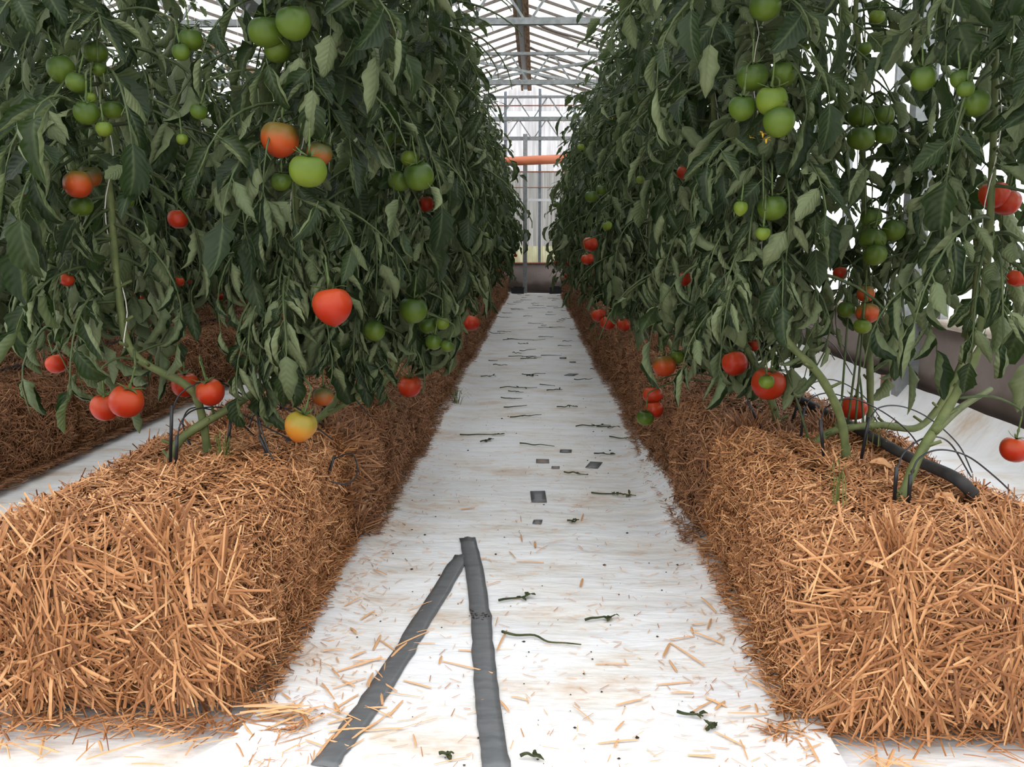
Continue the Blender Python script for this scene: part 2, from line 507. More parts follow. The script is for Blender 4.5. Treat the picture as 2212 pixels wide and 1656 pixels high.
# --- low walls
mb = MB(); box(mb, (XR + 0.10, 6.4, 0.19), (0.10, 9.6, 0.26)); tag(mb.build('wall_right', M['concrete']), kind='structure')
mb = MB(); box(mb, (XR + 0.085, 6.4, 0.465), (0.115, 9.6, 0.015)); tag(mb.build('trim_1', simple('pale_wall_coping', [(0.3, (0.50, 0.42, 0.35)), (0.7, (0.62, 0.54, 0.46))], 8, 0.8, 0.2)), kind='structure')
mb = MB(); box(mb, ((XL + XR) / 2, YB + 0.10, 0.215), ((XR - XL) / 2 + 0.2, 0.10, 0.285)); tag(mb.build('wall_back', M['concrete']), kind='structure')
mb = MB(); box(mb, ((XL + XR) / 2, YB + 0.085, 0.51), ((XR - XL) / 2, 0.11, 0.012)); tag(mb.build('trim_2', M['rust']), kind='structure')
mb = MB(); box(mb, (XL - 0.10, 6.4, 0.19), (0.10, 9.6, 0.26)); tag(mb.build('wall_left', M['concrete']), kind='structure')

# --- roof: ridge-and-gutter spans running along the rows
RX, RZ, HALF, SL = -0.19, 3.49, 2.10, 0.335
def roof_z(x, cx=RX): return RZ - SL * abs(x - cx)
ceil = tag(empty('ceiling', (0, 0, 0)), kind='structure')
Y0, Y1 = -3.2, YB
for cx in (RX, RX - 2 * HALF):
    for sgn in (-1, 1):
        xa, xb = cx + sgn * 0.04, cx + sgn * HALF
        # unseen front panes made clearer, whitewashed rear ones dimmer, to brighten the foreground
        for ya, yb, gm in ((Y0, 2.4, 'roof_clear'), (2.4, Y1, 'roof_glass')):
            mb = MB()
            V = [(xa, ya, roof_z(xa, cx)), (xb, ya, roof_z(xb, cx)), (xb, yb, roof_z(xb, cx)), (xa, yb, roof_z(xa, cx))]
            mb.add(V, [(0, 1, 2, 3)])
            mb.build('glass_slope', M[gm], ceil, smooth=False)
        ys = np.arange(0.4, Y1, 0.44) if cx == RX else np.arange(3.0, Y1, 0.9)
        for y in ys:
            if cx == RX and y < 4: continue
            mb = MB()
            bar(mb, (xa, y, roof_z(xa, cx) - 0.015), (xb, y, roof_z(xb, cx) - 0.015), 0.018, 0.03)
            mb.build('glazing_bar', M['bar'], ceil, smooth=False)
    # ridge: two weathered boards with a grey metal strip between
    for dx, w, mt, nm in ((-0.07, 0.032, 'wood', 'ridge_board'), (0.055, 0.065, 'wood', 'ridge_board'), (-0.015, 0.07, 'galv', 'ridge_strip')):
        mb = MB(); box(mb, (cx + dx, (Y0 + Y1) / 2, RZ - 0.065 + (0.02 if nm == 'ridge_strip' else 0)), (w / 2, (Y1 - Y0) / 2, 0.045)); mb.build(nm, M[mt], ceil, smooth=False)
# gutters
for gx in (RX - HALF, RX - 3 * HALF + 0.05):
    mb = MB(); box(mb, (gx, (Y0 + Y1) / 2, roof_z(RX + HALF) - 0.03), (0.09, (Y1 - Y0) / 2, 0.05)); mb.build('gutter', M['galv'], ceil, smooth=False)

# --- roof trusses across the spans
def truss(y, label):
    t = tag(empty('roof_truss', (-2.2, y, 2.55)), label, 'roof truss', 'lattice roof trusses')
    off = (-2.2, y, 2.55)
    x0, x1, zb, zt = XL + 0.05, XR - 0.02, 2.56, 2.855
    mb = MB(); bar(mb, (x0, y, zb), (x1, y, zb), 0.05, 0.05); mb.build('bottom_chord', M['galv'], t, off, smooth=False)
    mb = MB(); bar(mb, (x0, y, zt), (x1, y, zt), 0.04, 0.03); mb.build('top_chord', M['galv'], t, off, smooth=False)
    n = 22
    xs = np.linspace(RX - 0.35 - 13 * 0.46, RX - 0.35 + 5 * 0.46, 19)
    for k, x in enumerate(xs):
        for a, b in ((x - 0.03, x - 0.21), (x + 0.03, x + 0.21)):
            if a < x0 or b < x0 or b > x1: continue
            mb = MB(); bar(mb, (a, y, zb + 0.02), (b, y, zt - 0.015), 0.018, 0.018); mb.build('web_bar', M['galv'], t, off, smooth=False)
    return t
truss(7.4, 'nearest lattice truss crossing the roof above the aisle')
truss(10.1, 'second lattice truss across the roof, before the bare middle stretch of ridge')
truss(13.0, 'third lattice truss, just in front of the white strip of the end wall')
truss(15.4, 'last lattice truss, hanging above the orange pipe by the end wall')
truss(4.3, 'lattice truss high over the foliage in the upper corner')

# diagonal wind brace rods under the ridge, vent arms on the sunny side
for a, b, lab in (((-1.4, 10.3, 2.96), (1.1, 12.9, 2.92), 'thin steel brace rod running up from the left across the roof'),
                  ((1.2, 10.5, 2.93), (-0.9, 12.6, 3.0), 'thin steel brace rod running up from the right across the roof')):
    mb = MB(); bar(mb, a, b, 0.03, 0.03); tag(mb.build('brace_rod', M['galv'], None, a, smooth=False), lab, 'brace rod')
for k, y in enumerate((8.6, 10.9, 12.4, 14.0)):
    mb = MB()
    tube(mb, smooth_path([(RX + 0.09, y, RZ - 0.10), (RX + 0.35, y, 3.27), (RX + 0.75, y + 0.05, 3.17), (RX + 1.15, y + 0.1, 3.06)], 6), 0.016, 6)
    tag(mb.build('vent_arm', M['bar'], None, (RX + 0.09, y, RZ - 0.1)), ['bent vent arm right of the ridge, over the nearest roof truss', 'bent vent arm right of the ridge behind the second roof truss', 'bent vent arm right of the ridge at the third roof truss', 'bent vent arm right of the ridge in front of the gable'][k], 'vent arm', 'vent opening arms')

# --- end wall glazing
w1 = tag(empty('window_1', (0, YB, 0)), kind='structure')
mx0 = float(P(1131, 400, YB)[0])           # post line
mull = [mx0 + (-1 if k < 0 else 1) * 0 + k * 0.30 for k in range(-22, 8)]
bay = [mx0 - 0.31 + 0.585 * k for k in range(-11, 5)]
def pane(za, zb, xa, xb, mt):
    mb = MB(); mb.add([(xa, YB + 0.05, za), (xb, YB + 0.05, za), (xb, YB + 0.05, zb), (xa, YB + 0.05, zb)], [(0, 1, 2, 3)])
    mb.build('pane', mt, w1, (0, YB, 0), smooth=False)
for k in range(len(bay) - 1):
    xa, xb = bay[k], bay[k + 1]
    xm = (xa + xb) / 2
    top = roof_z(xm) if xm > RX - HALF else roof_z(xm, RX - 2 * HALF)
    pane(0.52, 0.80, xa, xb, M['end_glass_algae'])
    pane(0.80, 2.05, xa, xb, M['end_glass_low'])
    pane(2.05, 2.96, xa, xb, M['end_glass'])
    pane(2.96, 3.05, xa, xb, M['side_glass'])
    if top > 3.06: pane(3.05, top + 0.02, xa, xb, M['end_glass'])
for k, x in enumerate(bay):
    top = roof_z(x) if x > RX - HALF else roof_z(x, RX - 2 * HALF)
    mb = MB(); box(mb, (x, YB + 0.02, (0.52 + top) / 2), (0.024, 0.025, (top - 0.52) / 2)); mb.build('mullion', M['alu_blue'], w1, (0, YB, 0), smooth=False)
for z, h, mt in ((2.60, 0.03, 'moss'), (2.05, 0.010, 'rust'), (1.578, 0.022, 'white_gutter'), (1.787, 0.006, 'rust'), (3.139, 0.008, 'rust'), (2.94, 0.018, 'galv')):
    mb = MB(); box(mb, ((XL + XR) / 2, YB + 0.0, z), ((XR - XL) / 2, 0.02, h)); mb.build('glazing_rail', M[mt], w1, (0, YB, 0), smooth=False)
# --- side glazing on the right
w2 = tag(empty('window_2', (XR, 0, 0)), kind='structure')
ge = roof_z(RX + HALF)
for y in np.arange(-3.0, YB - 0.5, 1.5):
    mb = MB(); mb.add([(XR + 0.08, y, 0.48), (XR + 0.08, min(y + 1.5, YB), 0.48), (XR + 0.08, min(y + 1.5, YB), ge + 0.08), (XR + 0.08, y, ge + 0.08)], [(0, 1, 2, 3)])
    mb.build('pane', M['side_glass'], w2, (XR, 0, 0), smooth=False)
for y in np.arange(-3.0, YB, 0.75):
    mb = MB(); box(mb, (XR + 0.05, y, (0.48 + ge) / 2), (0.02, 0.016, (ge - 0.48) / 2)); mb.build('glazing_bar', M['galv'], w2, (XR, 0, 0), smooth=False)
mb = MB(); box(mb, (XR + 0.02, 6.4, 1.65), (0.012, 9.3, 0.012)); mb.build('glazing_rail', M['galv'], w2, (XR, 0, 0), smooth=False)
mb = MB(); box(mb, (XR + 0.03, 6.4, ge + 0.03), (0.05, 9.3, 0.05)); mb.build('eaves_rail', M['galv'], w2, (XR, 0, 0), smooth=False)
# left side glazing (beyond the far rows)
w3 = tag(empty('window_3', (XL, 0, 0)), kind='structure')
for y in np.arange(-3.0, YB - 0.5, 1.5):
    mb = MB(); mb.add([(XL - 0.05, y, 0.45), (XL - 0.05, min(y + 1.5, YB), 0.45), (XL - 0.05, min(y + 1.5, YB), ge + 0.05), (XL - 0.05, y, ge + 0.05)], [(0, 1, 2, 3)])
    mb.build('pane', M['side_glass'], w3, (XL, 0, 0), smooth=False)

# --- posts
mb = MB()
pt = tag(empty('support_post', (1.90, 4.66, 0)), 'wide galvanised post standing against the low wall on the right', 'post')
mb = MB(); box(mb, (1.90, 4.66, 1.42), (0.05, 0.04, 1.42)); mb.build('post_shaft', M['galv'], pt, (1.90, 4.66, 0), smooth=False)
mb = MB(); box(mb, (1.90, 4.66, 0.01), (0.075, 0.065, 0.01)); mb.build('base_plate', M['galv'], pt, (1.90, 4.66, 0), smooth=False)
p0 = P(1134, 600, 15.3)
pe = tag(empty('support_post', (p0[0], 15.3, 0)), 'slim grey post at the end of the aisle, behind the orange pipe', 'post')
mb = MB(); box(mb, (p0[0], 15.3, 1.31), (0.035, 0.035, 1.31)); mb.build('post_shaft', M['galv'], pe, (p0[0], 15.3, 0), smooth=False)
mb = MB(); box(mb, (p0[0], 15.3, 0.008), (0.06, 0.06, 0.008)); mb.build('base_plate', M['galv'], pe, (p0[0], 15.3, 0), smooth=False)
# --- orange pipe across the end of the aisle
a = P(1085, 349, 15.0); b = P(1198, 344, 15.0)
pp = tag(empty('pipe', tuple(a)), 'thick orange plastic pipe slung across the far end of the aisle', 'pipe')
d = (b - a)
mb = MB(); tube(mb, np.linspace(a - d * 0.4, b + d * 0.25, 3), 0.072, 20); mb.build('pipe_run', M['pipe'], pp, a)
for f_ in (-0.2, 1.12):
    c = a + d * f_
    mb = MB(); bar(mb, c + np.array([0, 0, 0.07]), (c[0], c[1], 2.55), 0.006, 0.006); mb.build('hanger_wire', M['galv'], pp, a)
# --- black plastic trays by the end wall
def tray(px0, px1, py0, py1, Y, label):
    a = P(px0, py1, Y); b = P(px1, py0, Y)
    w = b[0] - a[0]; h = max(b[2], 0.10)
    c = np.array([(a[0] + b[0]) / 2, Y + 0.15, 0])
    t = tag(empty('plastic_tray', tuple(c)), label, 'tray')
    mb = MB()
    for sx_, sy_, hx, hy in ((0, -0.15, w / 2, 0.012), (0, 0.15, w / 2, 0.012), (-w / 2, 0, 0.012, 0.15), (w / 2, 0, 0.012, 0.15)):
        box(mb, c + np.array([sx_, sy_, h / 2 + .01]), (hx, hy, h / 2))
    box(mb, c + np.array([0, 0, 0.018]), (w / 2, 0.15, 0.012))
    mb.build('tray_body', M['plastic'], t, c, smooth=False)
    mb = MB()
    for sx_, sy_, hx, hy in ((0, -0.16, w / 2 + .02, 0.02), (0, 0.16, w / 2 + .02, 0.02), (-w / 2, 0, 0.02, 0.16), (w / 2, 0, 0.02, 0.16)):
        box(mb, c + np.array([sx_, sy_, h]), (hx, hy, 0.006))
    mb.build('tray_rim', M['plastic'], t, c, smooth=False)
tray(1106, 1130, 622, 632, 15.1, 'black plastic tray at the end wall beside the grey post')
tray(1189, 1212, 621, 632, 15.1, 'black plastic tray at the end wall on the right of the aisle')
mb = MB(); box(mb, (-0.05, 15.58, 0.012), (0.9, 0.14, 0.008)); tag(mb.build('plastic_strip', M['plastic'], None, (-0.05, 15.58, 0), smooth=False), 'black plastic strip along the foot of the end wall', 'plastic strip')
# --- block against the right wall
c = G(1925, 900, 0.12)
cb = np.array([1.90, c[1] * 1.90 / c[0], 0])
mb = MB(); box(mb, cb + (0.0, 0, 0.075), (0.045, 0.06, 0.075)); tag(mb.build('brick', M['brick'], None, cb, smooth=False), 'reddish block standing on end against the low wall', 'brick')

# ================================================================== GROUND SHEETS
def sheet(name, xl, xr, ya, yb, dx, dy, zfun, label, z0):
    ys = np.arange(ya, yb + dy, dy)
    us = np.linspace(0, 1, max(3, int(round((xr(ya) - xl(ya)) / dx)) + 1))
    X = np.array([[xl(y) + (xr(y) - xl(y)) * u for u in us] for y in ys])
    Yg = np.repeat(ys[:, None], len(us), 1)
    Z = z0 + zfun(X, Yg)
    n, m = X.shape
    V = np.stack([X, Yg, Z], -1).reshape(-1, 3)
    i, j = np.meshgrid(np.arange(n - 1), np.arange(m - 1), indexing='ij')
    a = i * m + j
    Q = np.stack([a, a + 1, a + m + 1, a + m], -1).reshape(-1, 4)
    mb = MB().add(V, Q)
    return tag(mb.build(name, M['sheet']), label, 'ground sheet')
def wrinkle(X, Y, amp=0.004):
    p = np.stack([X * 1.0, Y * 2.2, X * 0], -1)
    q = np.stack([X * 3.0 + Y * 1.5, Y * 7.0, X * 0], -1)
    d = np.stack([X * 2.0 - Y * 1.2, Y * 5.0 + X * 2.0, X * 0], -1)
    return amp * (wob(p, 2.2, 1) + 0.55 * wob(q, 2.6, 2) + 1.3 * np.clip(wob(d, 2.0, 3) - 0.35, 0, 1)) + amp
def z_aisle(X, Y):
    z = wrinkle(X, Y)
    # the fabric rides up against the right-hand bales, most around the third bale
    e = 0.045 * np.exp(-((0.47 - X) / 0.07) ** 2) * (0.35 + np.exp(-((Y - 3.2) / 0.55) ** 2) * 1.4)
    e += 0.015 * np.exp(-((X + 0.47) / 0.06) ** 2)
    return z + e
def zlow(X, Y):
    return wrinkle(X, Y, 0.003)
sheet('ground_sheet', lambda y: -4.2, lambda y: 1.90, -1.5, 15.4, 0.10, 0.10, lambda X, Y: zlow(X, Y) + 0.13 * np.clip((X - 1.78) / 0.12, 0, 1) ** 2, 'wide white ground fabric spread under the straw bales and up to the right wall', 0.001)
def axl(y):
    return -0.50 if y > 1.5 else -0.50 - 0.28 * (1 - math.cos(min(1.0, (1.5 - y) / 0.32) * math.pi / 2)) - max(0, 1.18 - y) * 1.2
sheet('ground_sheet', axl, lambda y: 0.50, 0.9, 15.4, 0.025, 0.02, z_aisle, 'white ground fabric strip laid along the middle aisle, littered with straw', 0.010)

# ================================================================== STRAW
def straws(mb, Pc, N, D, L, W, bend, segs=2, fold=0.35, mi=0):
    """folded flat straw stalks: centre, surface normal, direction, length, width"""
    n = len(Pc)
    S = np.cross(D, N); S /= np.linalg.norm(S, axis=1)[:, None] + 1e-9
    Nn = np.cross(S, D)
    ts = np.linspace(-0.5, 0.5, segs + 1)
    V = []
    wob_ = bend[:, None]
    for k, t in enumerate(ts):
        c = Pc + D * (L * t)[:, None] + Nn * (bend * (0.25 - t * t) * 4 * 0.5)[:, None]
        w = W * (1.0 if k not in (0, segs) else 0.75)
        V += [c - S * (w / 2)[:, None], c + Nn * (w * fold)[:, None], c + S * (w / 2)[:, None]]
    V = np.stack(V, 1)
    per = 3 * (segs + 1)
    q = []
    for k in range(segs):
        a = 3 * k
        q += [(a, a + 1, a + 4, a + 3), (a + 1, a + 2, a + 5, a + 4)]
    q = np.array(q)
    Q = (q[None] + (np.arange(n) * per)[:, None, None]).reshape(-1, 4)
    mb.add(V.reshape(-1, 3), Q, mi=mi)

BX, BY, BZ, BR = 0.245, 0.468, 0.345, 0.085   # half width, half length, height, edge radius
GR = 0.105                                    # twine groove offset
def bale_surface(p, seed):
    """p on the box surface -> rounded, bulging, twine-pinched surface; returns pos, normal"""
    lo = np.array([-BX + BR, -BY + BR, BR]); hi = np.array([BX - BR, BY - BR, BZ - BR])
    q = np.clip(p, lo, hi)
    d = p - q
    L = np.linalg.norm(d, axis=1)[:, None] + 1e-9
    n = d / L
    pos = q + n * BR
    w = wob(pos + seed * 3.1, 9, seed) * 0.010 + wob(pos - seed, 26, seed + 1) * 0.005
    g = np.zeros(len(p))
    side = np.abs(n[:, 0]) < 0.6
    for s in (-1, 1):
        g += np.exp(-((pos[:, 0] - s * GR) / 0.024) ** 2)
    w = w - 0.036 * g * side + 0.010 * side * np.cos(np.clip(np.abs(pos[:, 0]) / GR, 0, 2) * np.pi) * -1 * 0.5
    return pos + n * w[:, None], n

def bale_core(mb, seed):
    m = 26
    u = np.linspace(-1, 1, m)
    A, B = np.meshgrid(u, u, indexing='ij')
    for ax in range(3):
        for s in (-1, 1):
            c = np.zeros((m, m, 3))
            o = [k for k in range(3) if k != ax]
            c[..., ax] = s; c[..., o[0]] = A; c[..., o[1]] = B
            p = c.reshape(-1, 3) * np.array([BX, BY, BZ / 2]) + np.array([0, 0, BZ / 2])
            pos, n = bale_surface(p, seed)
            pos = pos - n * 0.010
            i, j = np.meshgrid(np.arange(m - 1), np.arange(m - 1), indexing='ij')
            a = i * m + j
            Q = np.stack([a, a + m, a + m + 1, a + 1], -1).reshape(-1, 4)
            if (s > 0) == (ax == 1): Q = Q[:, ::-1]
            mb.add(pos, Q)

def bale_straw(mb, seed, k=1.0, fine=True, fan=(0, 0)):
    r = np.random.default_rng(100 + seed)
    seg = 2 if fine else 1
    wk = 1.0 if fine else 1.5
    def face(ax, s, n):
        p = np.zeros((n, 3))
        for a in range(3):
            p[:, a] = r.uniform(-1, 1, n)
        p[:, ax] = s
        return p * np.array([BX, BY, BZ / 2]) + np.array([0, 0, BZ / 2])
    def unit(v): return v / (np.linalg.norm(v, axis=1)[:, None] + 1e-9)
    # --- ends: long bent stalks, gathered into fans by the twine
    for s in (-1, 1):
        n = int(3300 * k)
        pos, N = bale_surface(face(1, s, n), seed)
        dx = np.where(pos[:, 0] > 0, pos[:, 0] - GR, pos[:, 0] + GR)
        near = np.exp(-(dx / 0.035) ** 2)
        keep = r.uniform(size=n) > near * 0.45
        # clumps of stalks lying roughly one way
        clump = wob(pos, 16, seed + 2) * 1.5
        ang = clump + r.normal(0, 0.55, n)
        up_ = r.uniform(size=n) < near * 0.6 + 0.10
        ang = np.where(up_, np.pi / 2 + r.normal(0, 0.45, n), ang)
        T1 = np.tile([1.0, 0, 0], (n, 1)); T1 = unit(T1 - N * np.sum(T1 * N, 1)[:, None])
        T2 = np.cross(N, T1) * (1 if s < 0 else -1)
        T2 *= np.sign(T2[:, 2:3] + 1e-6)
        D = np.cos(ang)[:, None] * T1 + np.sin(ang)[:, None] * T2
        D = unit(D + N * np.abs(r.normal(0.05, 0.34, n))[:, None])
        L = 0.024 + r.gamma(2.0, 0.023, n); L = np.clip(L, 0.02, 0.17)
        W = np.where(r.uniform(size=n) < 0.12, r.uniform(0.006, 0.0095, n), r.uniform(0.0016, 0.006, n)) * wk
        Pc = pos + N * (r.uniform(-0.014, 0.022, n) - 0.010 * near)[:, None]
        straws(mb, Pc[keep], N[keep], D[keep], L[keep], W[keep], r.normal(0, 0.008, keep.sum()), seg)
    # --- long sides: short cut ends poking out every way
    for s in (-1, 1):
        n = int(7600 * k)
        pos, N = bale_surface(face(0, s, n), seed)
        a = r.uniform(0, np.pi * 2, n)
        T1 = np.tile([0, 1.0, 0], (n, 1)); T1 = unit(T1 - N * np.sum(T1 * N, 1)[:, None])
        T2 = np.cross(N, T1)
        D = unit(np.cos(a)[:, None] * T1 + np.sin(a)[:, None] * T2 + N * np.abs(r.normal(0.15, 0.6, n))[:, None])
        L = np.clip(0.012 + r.gamma(2.0, 0.010, n), 0.01, 0.09)
        W = r.uniform(0.0014, 0.0045, n) * wk
        straws(mb, pos + N * (r.uniform(-0.012, 0.014, n) + 0.010 * wob(pos, 38, seed))[:, None], N, D, L, W, r.normal(0, 0.003, n), seg)
    # --- top
    n = int(7200 * k)
    pos, N = bale_surface(face(2, 1, n), seed)
    a = r.uniform(0, np.pi * 2, n)
    T1 = np.tile([1.0, 0, 0], (n, 1)); T1 = unit(T1 - N * np.sum(T1 * N, 1)[:, None])
    T2 = np.cross(N, T1)
    D = unit(np.cos(a)[:, None] * T1 + np.sin(a)[:, None] * T2 + N * np.abs(r.normal(0.05, 0.38, n))[:, None])
    L = np.clip(0.016 + r.gamma(2.0, 0.014, n), 0.015, 0.11)
    W = r.uniform(0.002, 0.0055, n) * wk
    straws(mb, pos + N * r.uniform(-0.006, 0.012, n)[:, None], N, D, L, W, r.normal(0, 0.005, n), seg)
    if fine:
        # spiky tufts where the twine bites into the top edge, stalks gathered over the grooves
        for s in (-1, 1):
            fs = fan[0 if s < 0 else 1]
            n = 75
            c = np.stack([np.full(n, s * GR) + r.normal(0, 0.016, n), -BY + 0.03 + r.normal(0.0, 0.03, n), np.full(n, BZ - 0.02)], 1)
            D = unit(np.stack([r.normal(-0.25, 0.4, n), r.normal(-0.1, 0.35, n), r.uniform(0.35, 1.0, n)], 1))
            L = r.uniform(0.04, 0.115, n)
            straws(mb, c + D * (L * 0.3)[:, None], np.tile([0, -1.0, 0.2], (n, 1)), D, L, r.uniform(0.002, 0.005, n), r.normal(0, 0.006, n), 2)
            n = 170
            c = np.stack([np.full(n, s * GR) + r.normal(0, 0.026, n), np.full(n, -BY) - r.uniform(-0.008, 0.016, n), r.uniform(0.05, BZ - 0.05, n)], 1)
            dx = c[:, 0] - s * GR
            D = unit(np.stack([dx * 7 + r.normal(0, 0.30, n), r.normal(-0.10, 0.14, n), -np.ones(n)], 1))
            L = r.uniform(0.05, 0.16, n)
            straws(mb, c, np.tile([0, -1.0, 0], (n, 1)), D, L, r.uniform(0.0025, 0.0065, n), r.normal(0, 0.009, n), 2)
            # stalks splaying down and out from the pinch
            n = int(150 + 300 * fs)
            th = r.normal(0, 0.55 + 0.25 * fs, n)
            rho = np.sqrt(r.uniform(0.002, 1, n)) * (0.12 + 0.08 * fs)
            zp = 0.17 + 0.05 * fs
            c = np.stack([s * GR + np.sin(th) * rho, -BY - 0.004 - rho * r.uniform(0.02, 0.22, n), zp - np.cos(th) * rho], 1)
            t2 = th + r.normal(0, 0.45, n)
            D = unit(np.stack([np.sin(t2), -0.16 + r.normal(0, 0.16, n), -np.cos(t2)], 1))
            L = np.clip(0.03 + r.gamma(2.0, 0.024, n), 0.03, 0.17)
            lo = c[:, 2] - np.abs(D[:, 2]) * L * 0.5
            c[:, 2] += np.clip(0.006 - lo, 0, 1)
            straws(mb, c, np.tile([0, -1.0, 0.3], (n, 1)), D, L, r.uniform(0.002, 0.0065, n), r.normal(0, 0.010, n), 2)
        # stray long stalks standing off the end
        n = 130
        c = np.stack([r.uniform(-BX, BX, n), np.full(n, -BY - 0.016), r.uniform(0.05, BZ, n)], 1)
        D = unit(np.stack([r.normal(0, 0.7, n), r.normal(-0.15, 0.3, n), r.normal(0, 0.9, n)], 1))
        straws(mb, c, np.tile([0, -1.0, 0.3], (n, 1)), D, r.uniform(0.06, 0.15, n), r.uniform(0.0018, 0.0045, n), r.normal(0, 0.015, n), 3)
    # fringe at the foot of the sides
    for s in (-1, 1):
        n = int(900 * k)
        c = np.stack([s * (BX + r.uniform(-0.02, 0.035, n)), r.uniform(-BY, BY, n), r.uniform(0.012, 0.035, n)], 1)
        a = r.uniform(0, 2 * np.pi, n)
        D = unit(np.stack([np.cos(a), np.sin(a), r.normal(0, 0.12, n)], 1))
        straws(mb, c, np.tile([0, 0, 1.0], (n, 1)), D, r.uniform(0.02, 0.06, n), r.uniform(0.0018, 0.004, n) * wk, r.normal(0, 0.003, n), seg)

def make_bale(name, loc, seed, k, fine, mat, rz=0.0, twine=True, fan=(0, 0)):
    t = empty(name, loc, rz)
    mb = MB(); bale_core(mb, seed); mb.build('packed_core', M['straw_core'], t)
    mb = MB(); bale_straw(mb, seed, k, fine, fan); tag(mb.build('straw_stalks', M[mat], t, smooth=False), kind='stuff')
    if twine:
        for s in (-1, 1):
            mb = MB()
            x = s * GR
            pts = [(x, -BY - 0.002, 0.05), (x, -BY + 0.001, 0.2), (x, -BY + 0.012, BZ - 0.08), (x, -BY + 0.08, BZ - 0.045), (x, 0, BZ - 0.045), (x, BY - 0.08, BZ - 0.045), (x, BY - 0.002, BZ - 0.06), (x, BY + 0.002, 0.05)]
            tube(mb, smooth_path(pts, 5), 0.0035, 6)
            mb.build('baling_twine', M['bale_twine'], t)
    return t

GB = 'straw bales in the planted rows'
PITCH = 0.95
# two front bales, then two kinds repeated down the rows
bl = make_bale('straw_bale', (-0.765, 1.955, 0.012), 1, 1.15, True, 'straw', 0.02, fan=(0.1, 0.05))
tag(bl, 'front straw bale left of the aisle, shaggy end with two twine grooves', 'straw bale', GB)
brt = make_bale('straw_bale', (0.715, 1.935, 0.012), 2, 1.15, True, 'straw', -0.015, fan=(0.7, 0.5))
tag(brt, 'front straw bale right of the aisle, stalks fanned out at its foot', 'straw bale', GB)
near = [make_bale('straw_bale', (0, 0, 0.012), 3, 1.0, True, 'straw_brown'), make_bale('straw_bale', (0, 0, 0.012), 4, 1.0, True, 'straw_brown')]
far = [make_bale('straw_bale', (0, 0, 0.012), 5, 0.42, False, 'straw_brown', twine=False), make_bale('straw_bale', (0, 0, 0.012), 6, 0.42, False, 'straw_brown', twine=False)]
used = set()
def use(t):
    if t.name in used: return copy_tree(t)
    used.add(t.name); return t
ORD = ['first', 'second', 'third', 'fourth', 'fifth', 'sixth', 'seventh', 'eighth', 'ninth', 'tenth', 'eleventh', 'twelfth', 'thirteenth', 'fourteenth', 'fifteenth', 'sixteenth', 'seventeenth', 'eighteenth', 'nineteenth', 'twentieth']
ORD += ['twenty-' + w for w in ORD[:9]] + ['thirtieth'] + ['thirty-' + w for w in ORD[:9]]
rb = random.Random(5)
rows = [('left of the aisle', lambda y: -0.73, 2.91, 1), ('right of the aisle', lambda y: 0.70 - 0.03 * min(1, max(0, (y - 2.5) / 4)), 2.89, 1), ('at the far left', lambda y: -2.08, 3.05, 0), ('behind the far left one', lambda y: -3.5, 5.0, 0)]
for rn, xf, y, k in rows:
    while y < 14.95:
        src = (near if y < 4.6 else far)[k % 2]
        t = use(src)
        t.location = (xf(y) + rb.uniform(-0.012, 0.012), y, 0.012)
        t.rotation_euler = (0, 0, rb.uniform(-0.02, 0.02) + (math.pi if k % 4 > 1 else 0))
        tag(t, f'{ORD[k]} straw bale from the front in the row {rn}', 'straw bale', GB)
        y += PITCH; k += 1

# ================================================================== TOMATO LEAVES
NU, NV = 11, 7
LEAF_UV = np.stack(np.meshgrid(np.linspace(0, 1, NU), np.linspace(0, 1, NV), indexing='ij'), -1).reshape(-1, 2)
def leaflet(L, W, roll, curl, rg, twist=0.0, lobe=0.22):
    """one leaflet growing along +x, top side +z, its margins rolled inward; returns verts, quads"""
    nu, nv = NU, NV
    u = np.linspace(0, 1, nu)
    h = nv // 2
    sh = np.sin(np.pi * np.clip(u, 0, 1) ** 0.75) ** 0.85
    sh[0] = 0.10; sh[-1] = 0.03
    ph = rg.uniform(0, 6.28); fr = rg.uniform(2.2, 3.4)
    th = curl * u ** 1.3
    dx = np.cos(th); dz = -np.sin(th)
    cx = np.concatenate([[0], np.cumsum((dx[1:] + dx[:-1]) / 2)]) / (nu - 1) * L
    cz = np.concatenate([[0], np.cumsum((dz[1:] + dz[:-1]) / 2)]) / (nu - 1) * L
    V = np.zeros((nu, nv, 3))
    rl = roll * rg.uniform(0.75, 1.2, 2)
    edges = [1 + lobe * np.sin(u * 6.28 * fr + ph + k * 0.9) * (0.4 + 0.6 * (1 - u)) for k in (0, 1)]
    for i in range(nu):
        for sd in (0, 1):
            w = W * sh[i] * edges[sd][i]
            a_ = rl[sd] * (0.6 + 0.4 * math.sin(math.pi * u[i]))
            y = z = 0.0
            for k in range(1, h + 1):
                f = a_ * ((k - 0.5) / h) ** 1.5
                y += w / h * math.cos(f); z += w / h * math.sin(f)
                zz = z + 0.07 * w * math.sin(u[i] * 22 + ph + sd * 2) * k / h
                yy = y if sd else -y
                t = twist * u[i]
                y2 = yy * math.cos(t) - zz * math.sin(t)
                z2 = yy * math.sin(t) + zz * math.cos(t)
                V[i, h + (k if sd else -k)] = (cx[i] + z2 * math.sin(th[i]), y2, cz[i] + z2 * math.cos(th[i]))
        V[i, h] = (cx[i], 0, cz[i])
    i, j = np.meshgrid(np.arange(nu - 1), np.arange(nv - 1), indexing='ij')
    a = i * nv + j
    Q = np.stack([a, a + nv, a + nv + 1, a + 1], -1).reshape(-1, 4)
    return V.reshape(-1, 3), Q

def frame(d, up):
    d = d / np.linalg.norm(d)
    s = np.cross(up, d)
    if np.linalg.norm(s) < 1e-3: s = np.cross(np.array([1.0, 0, 0]), d)
    s /= np.linalg.norm(s)
    return np.stack([d, s, np.cross(d, s)], 1)

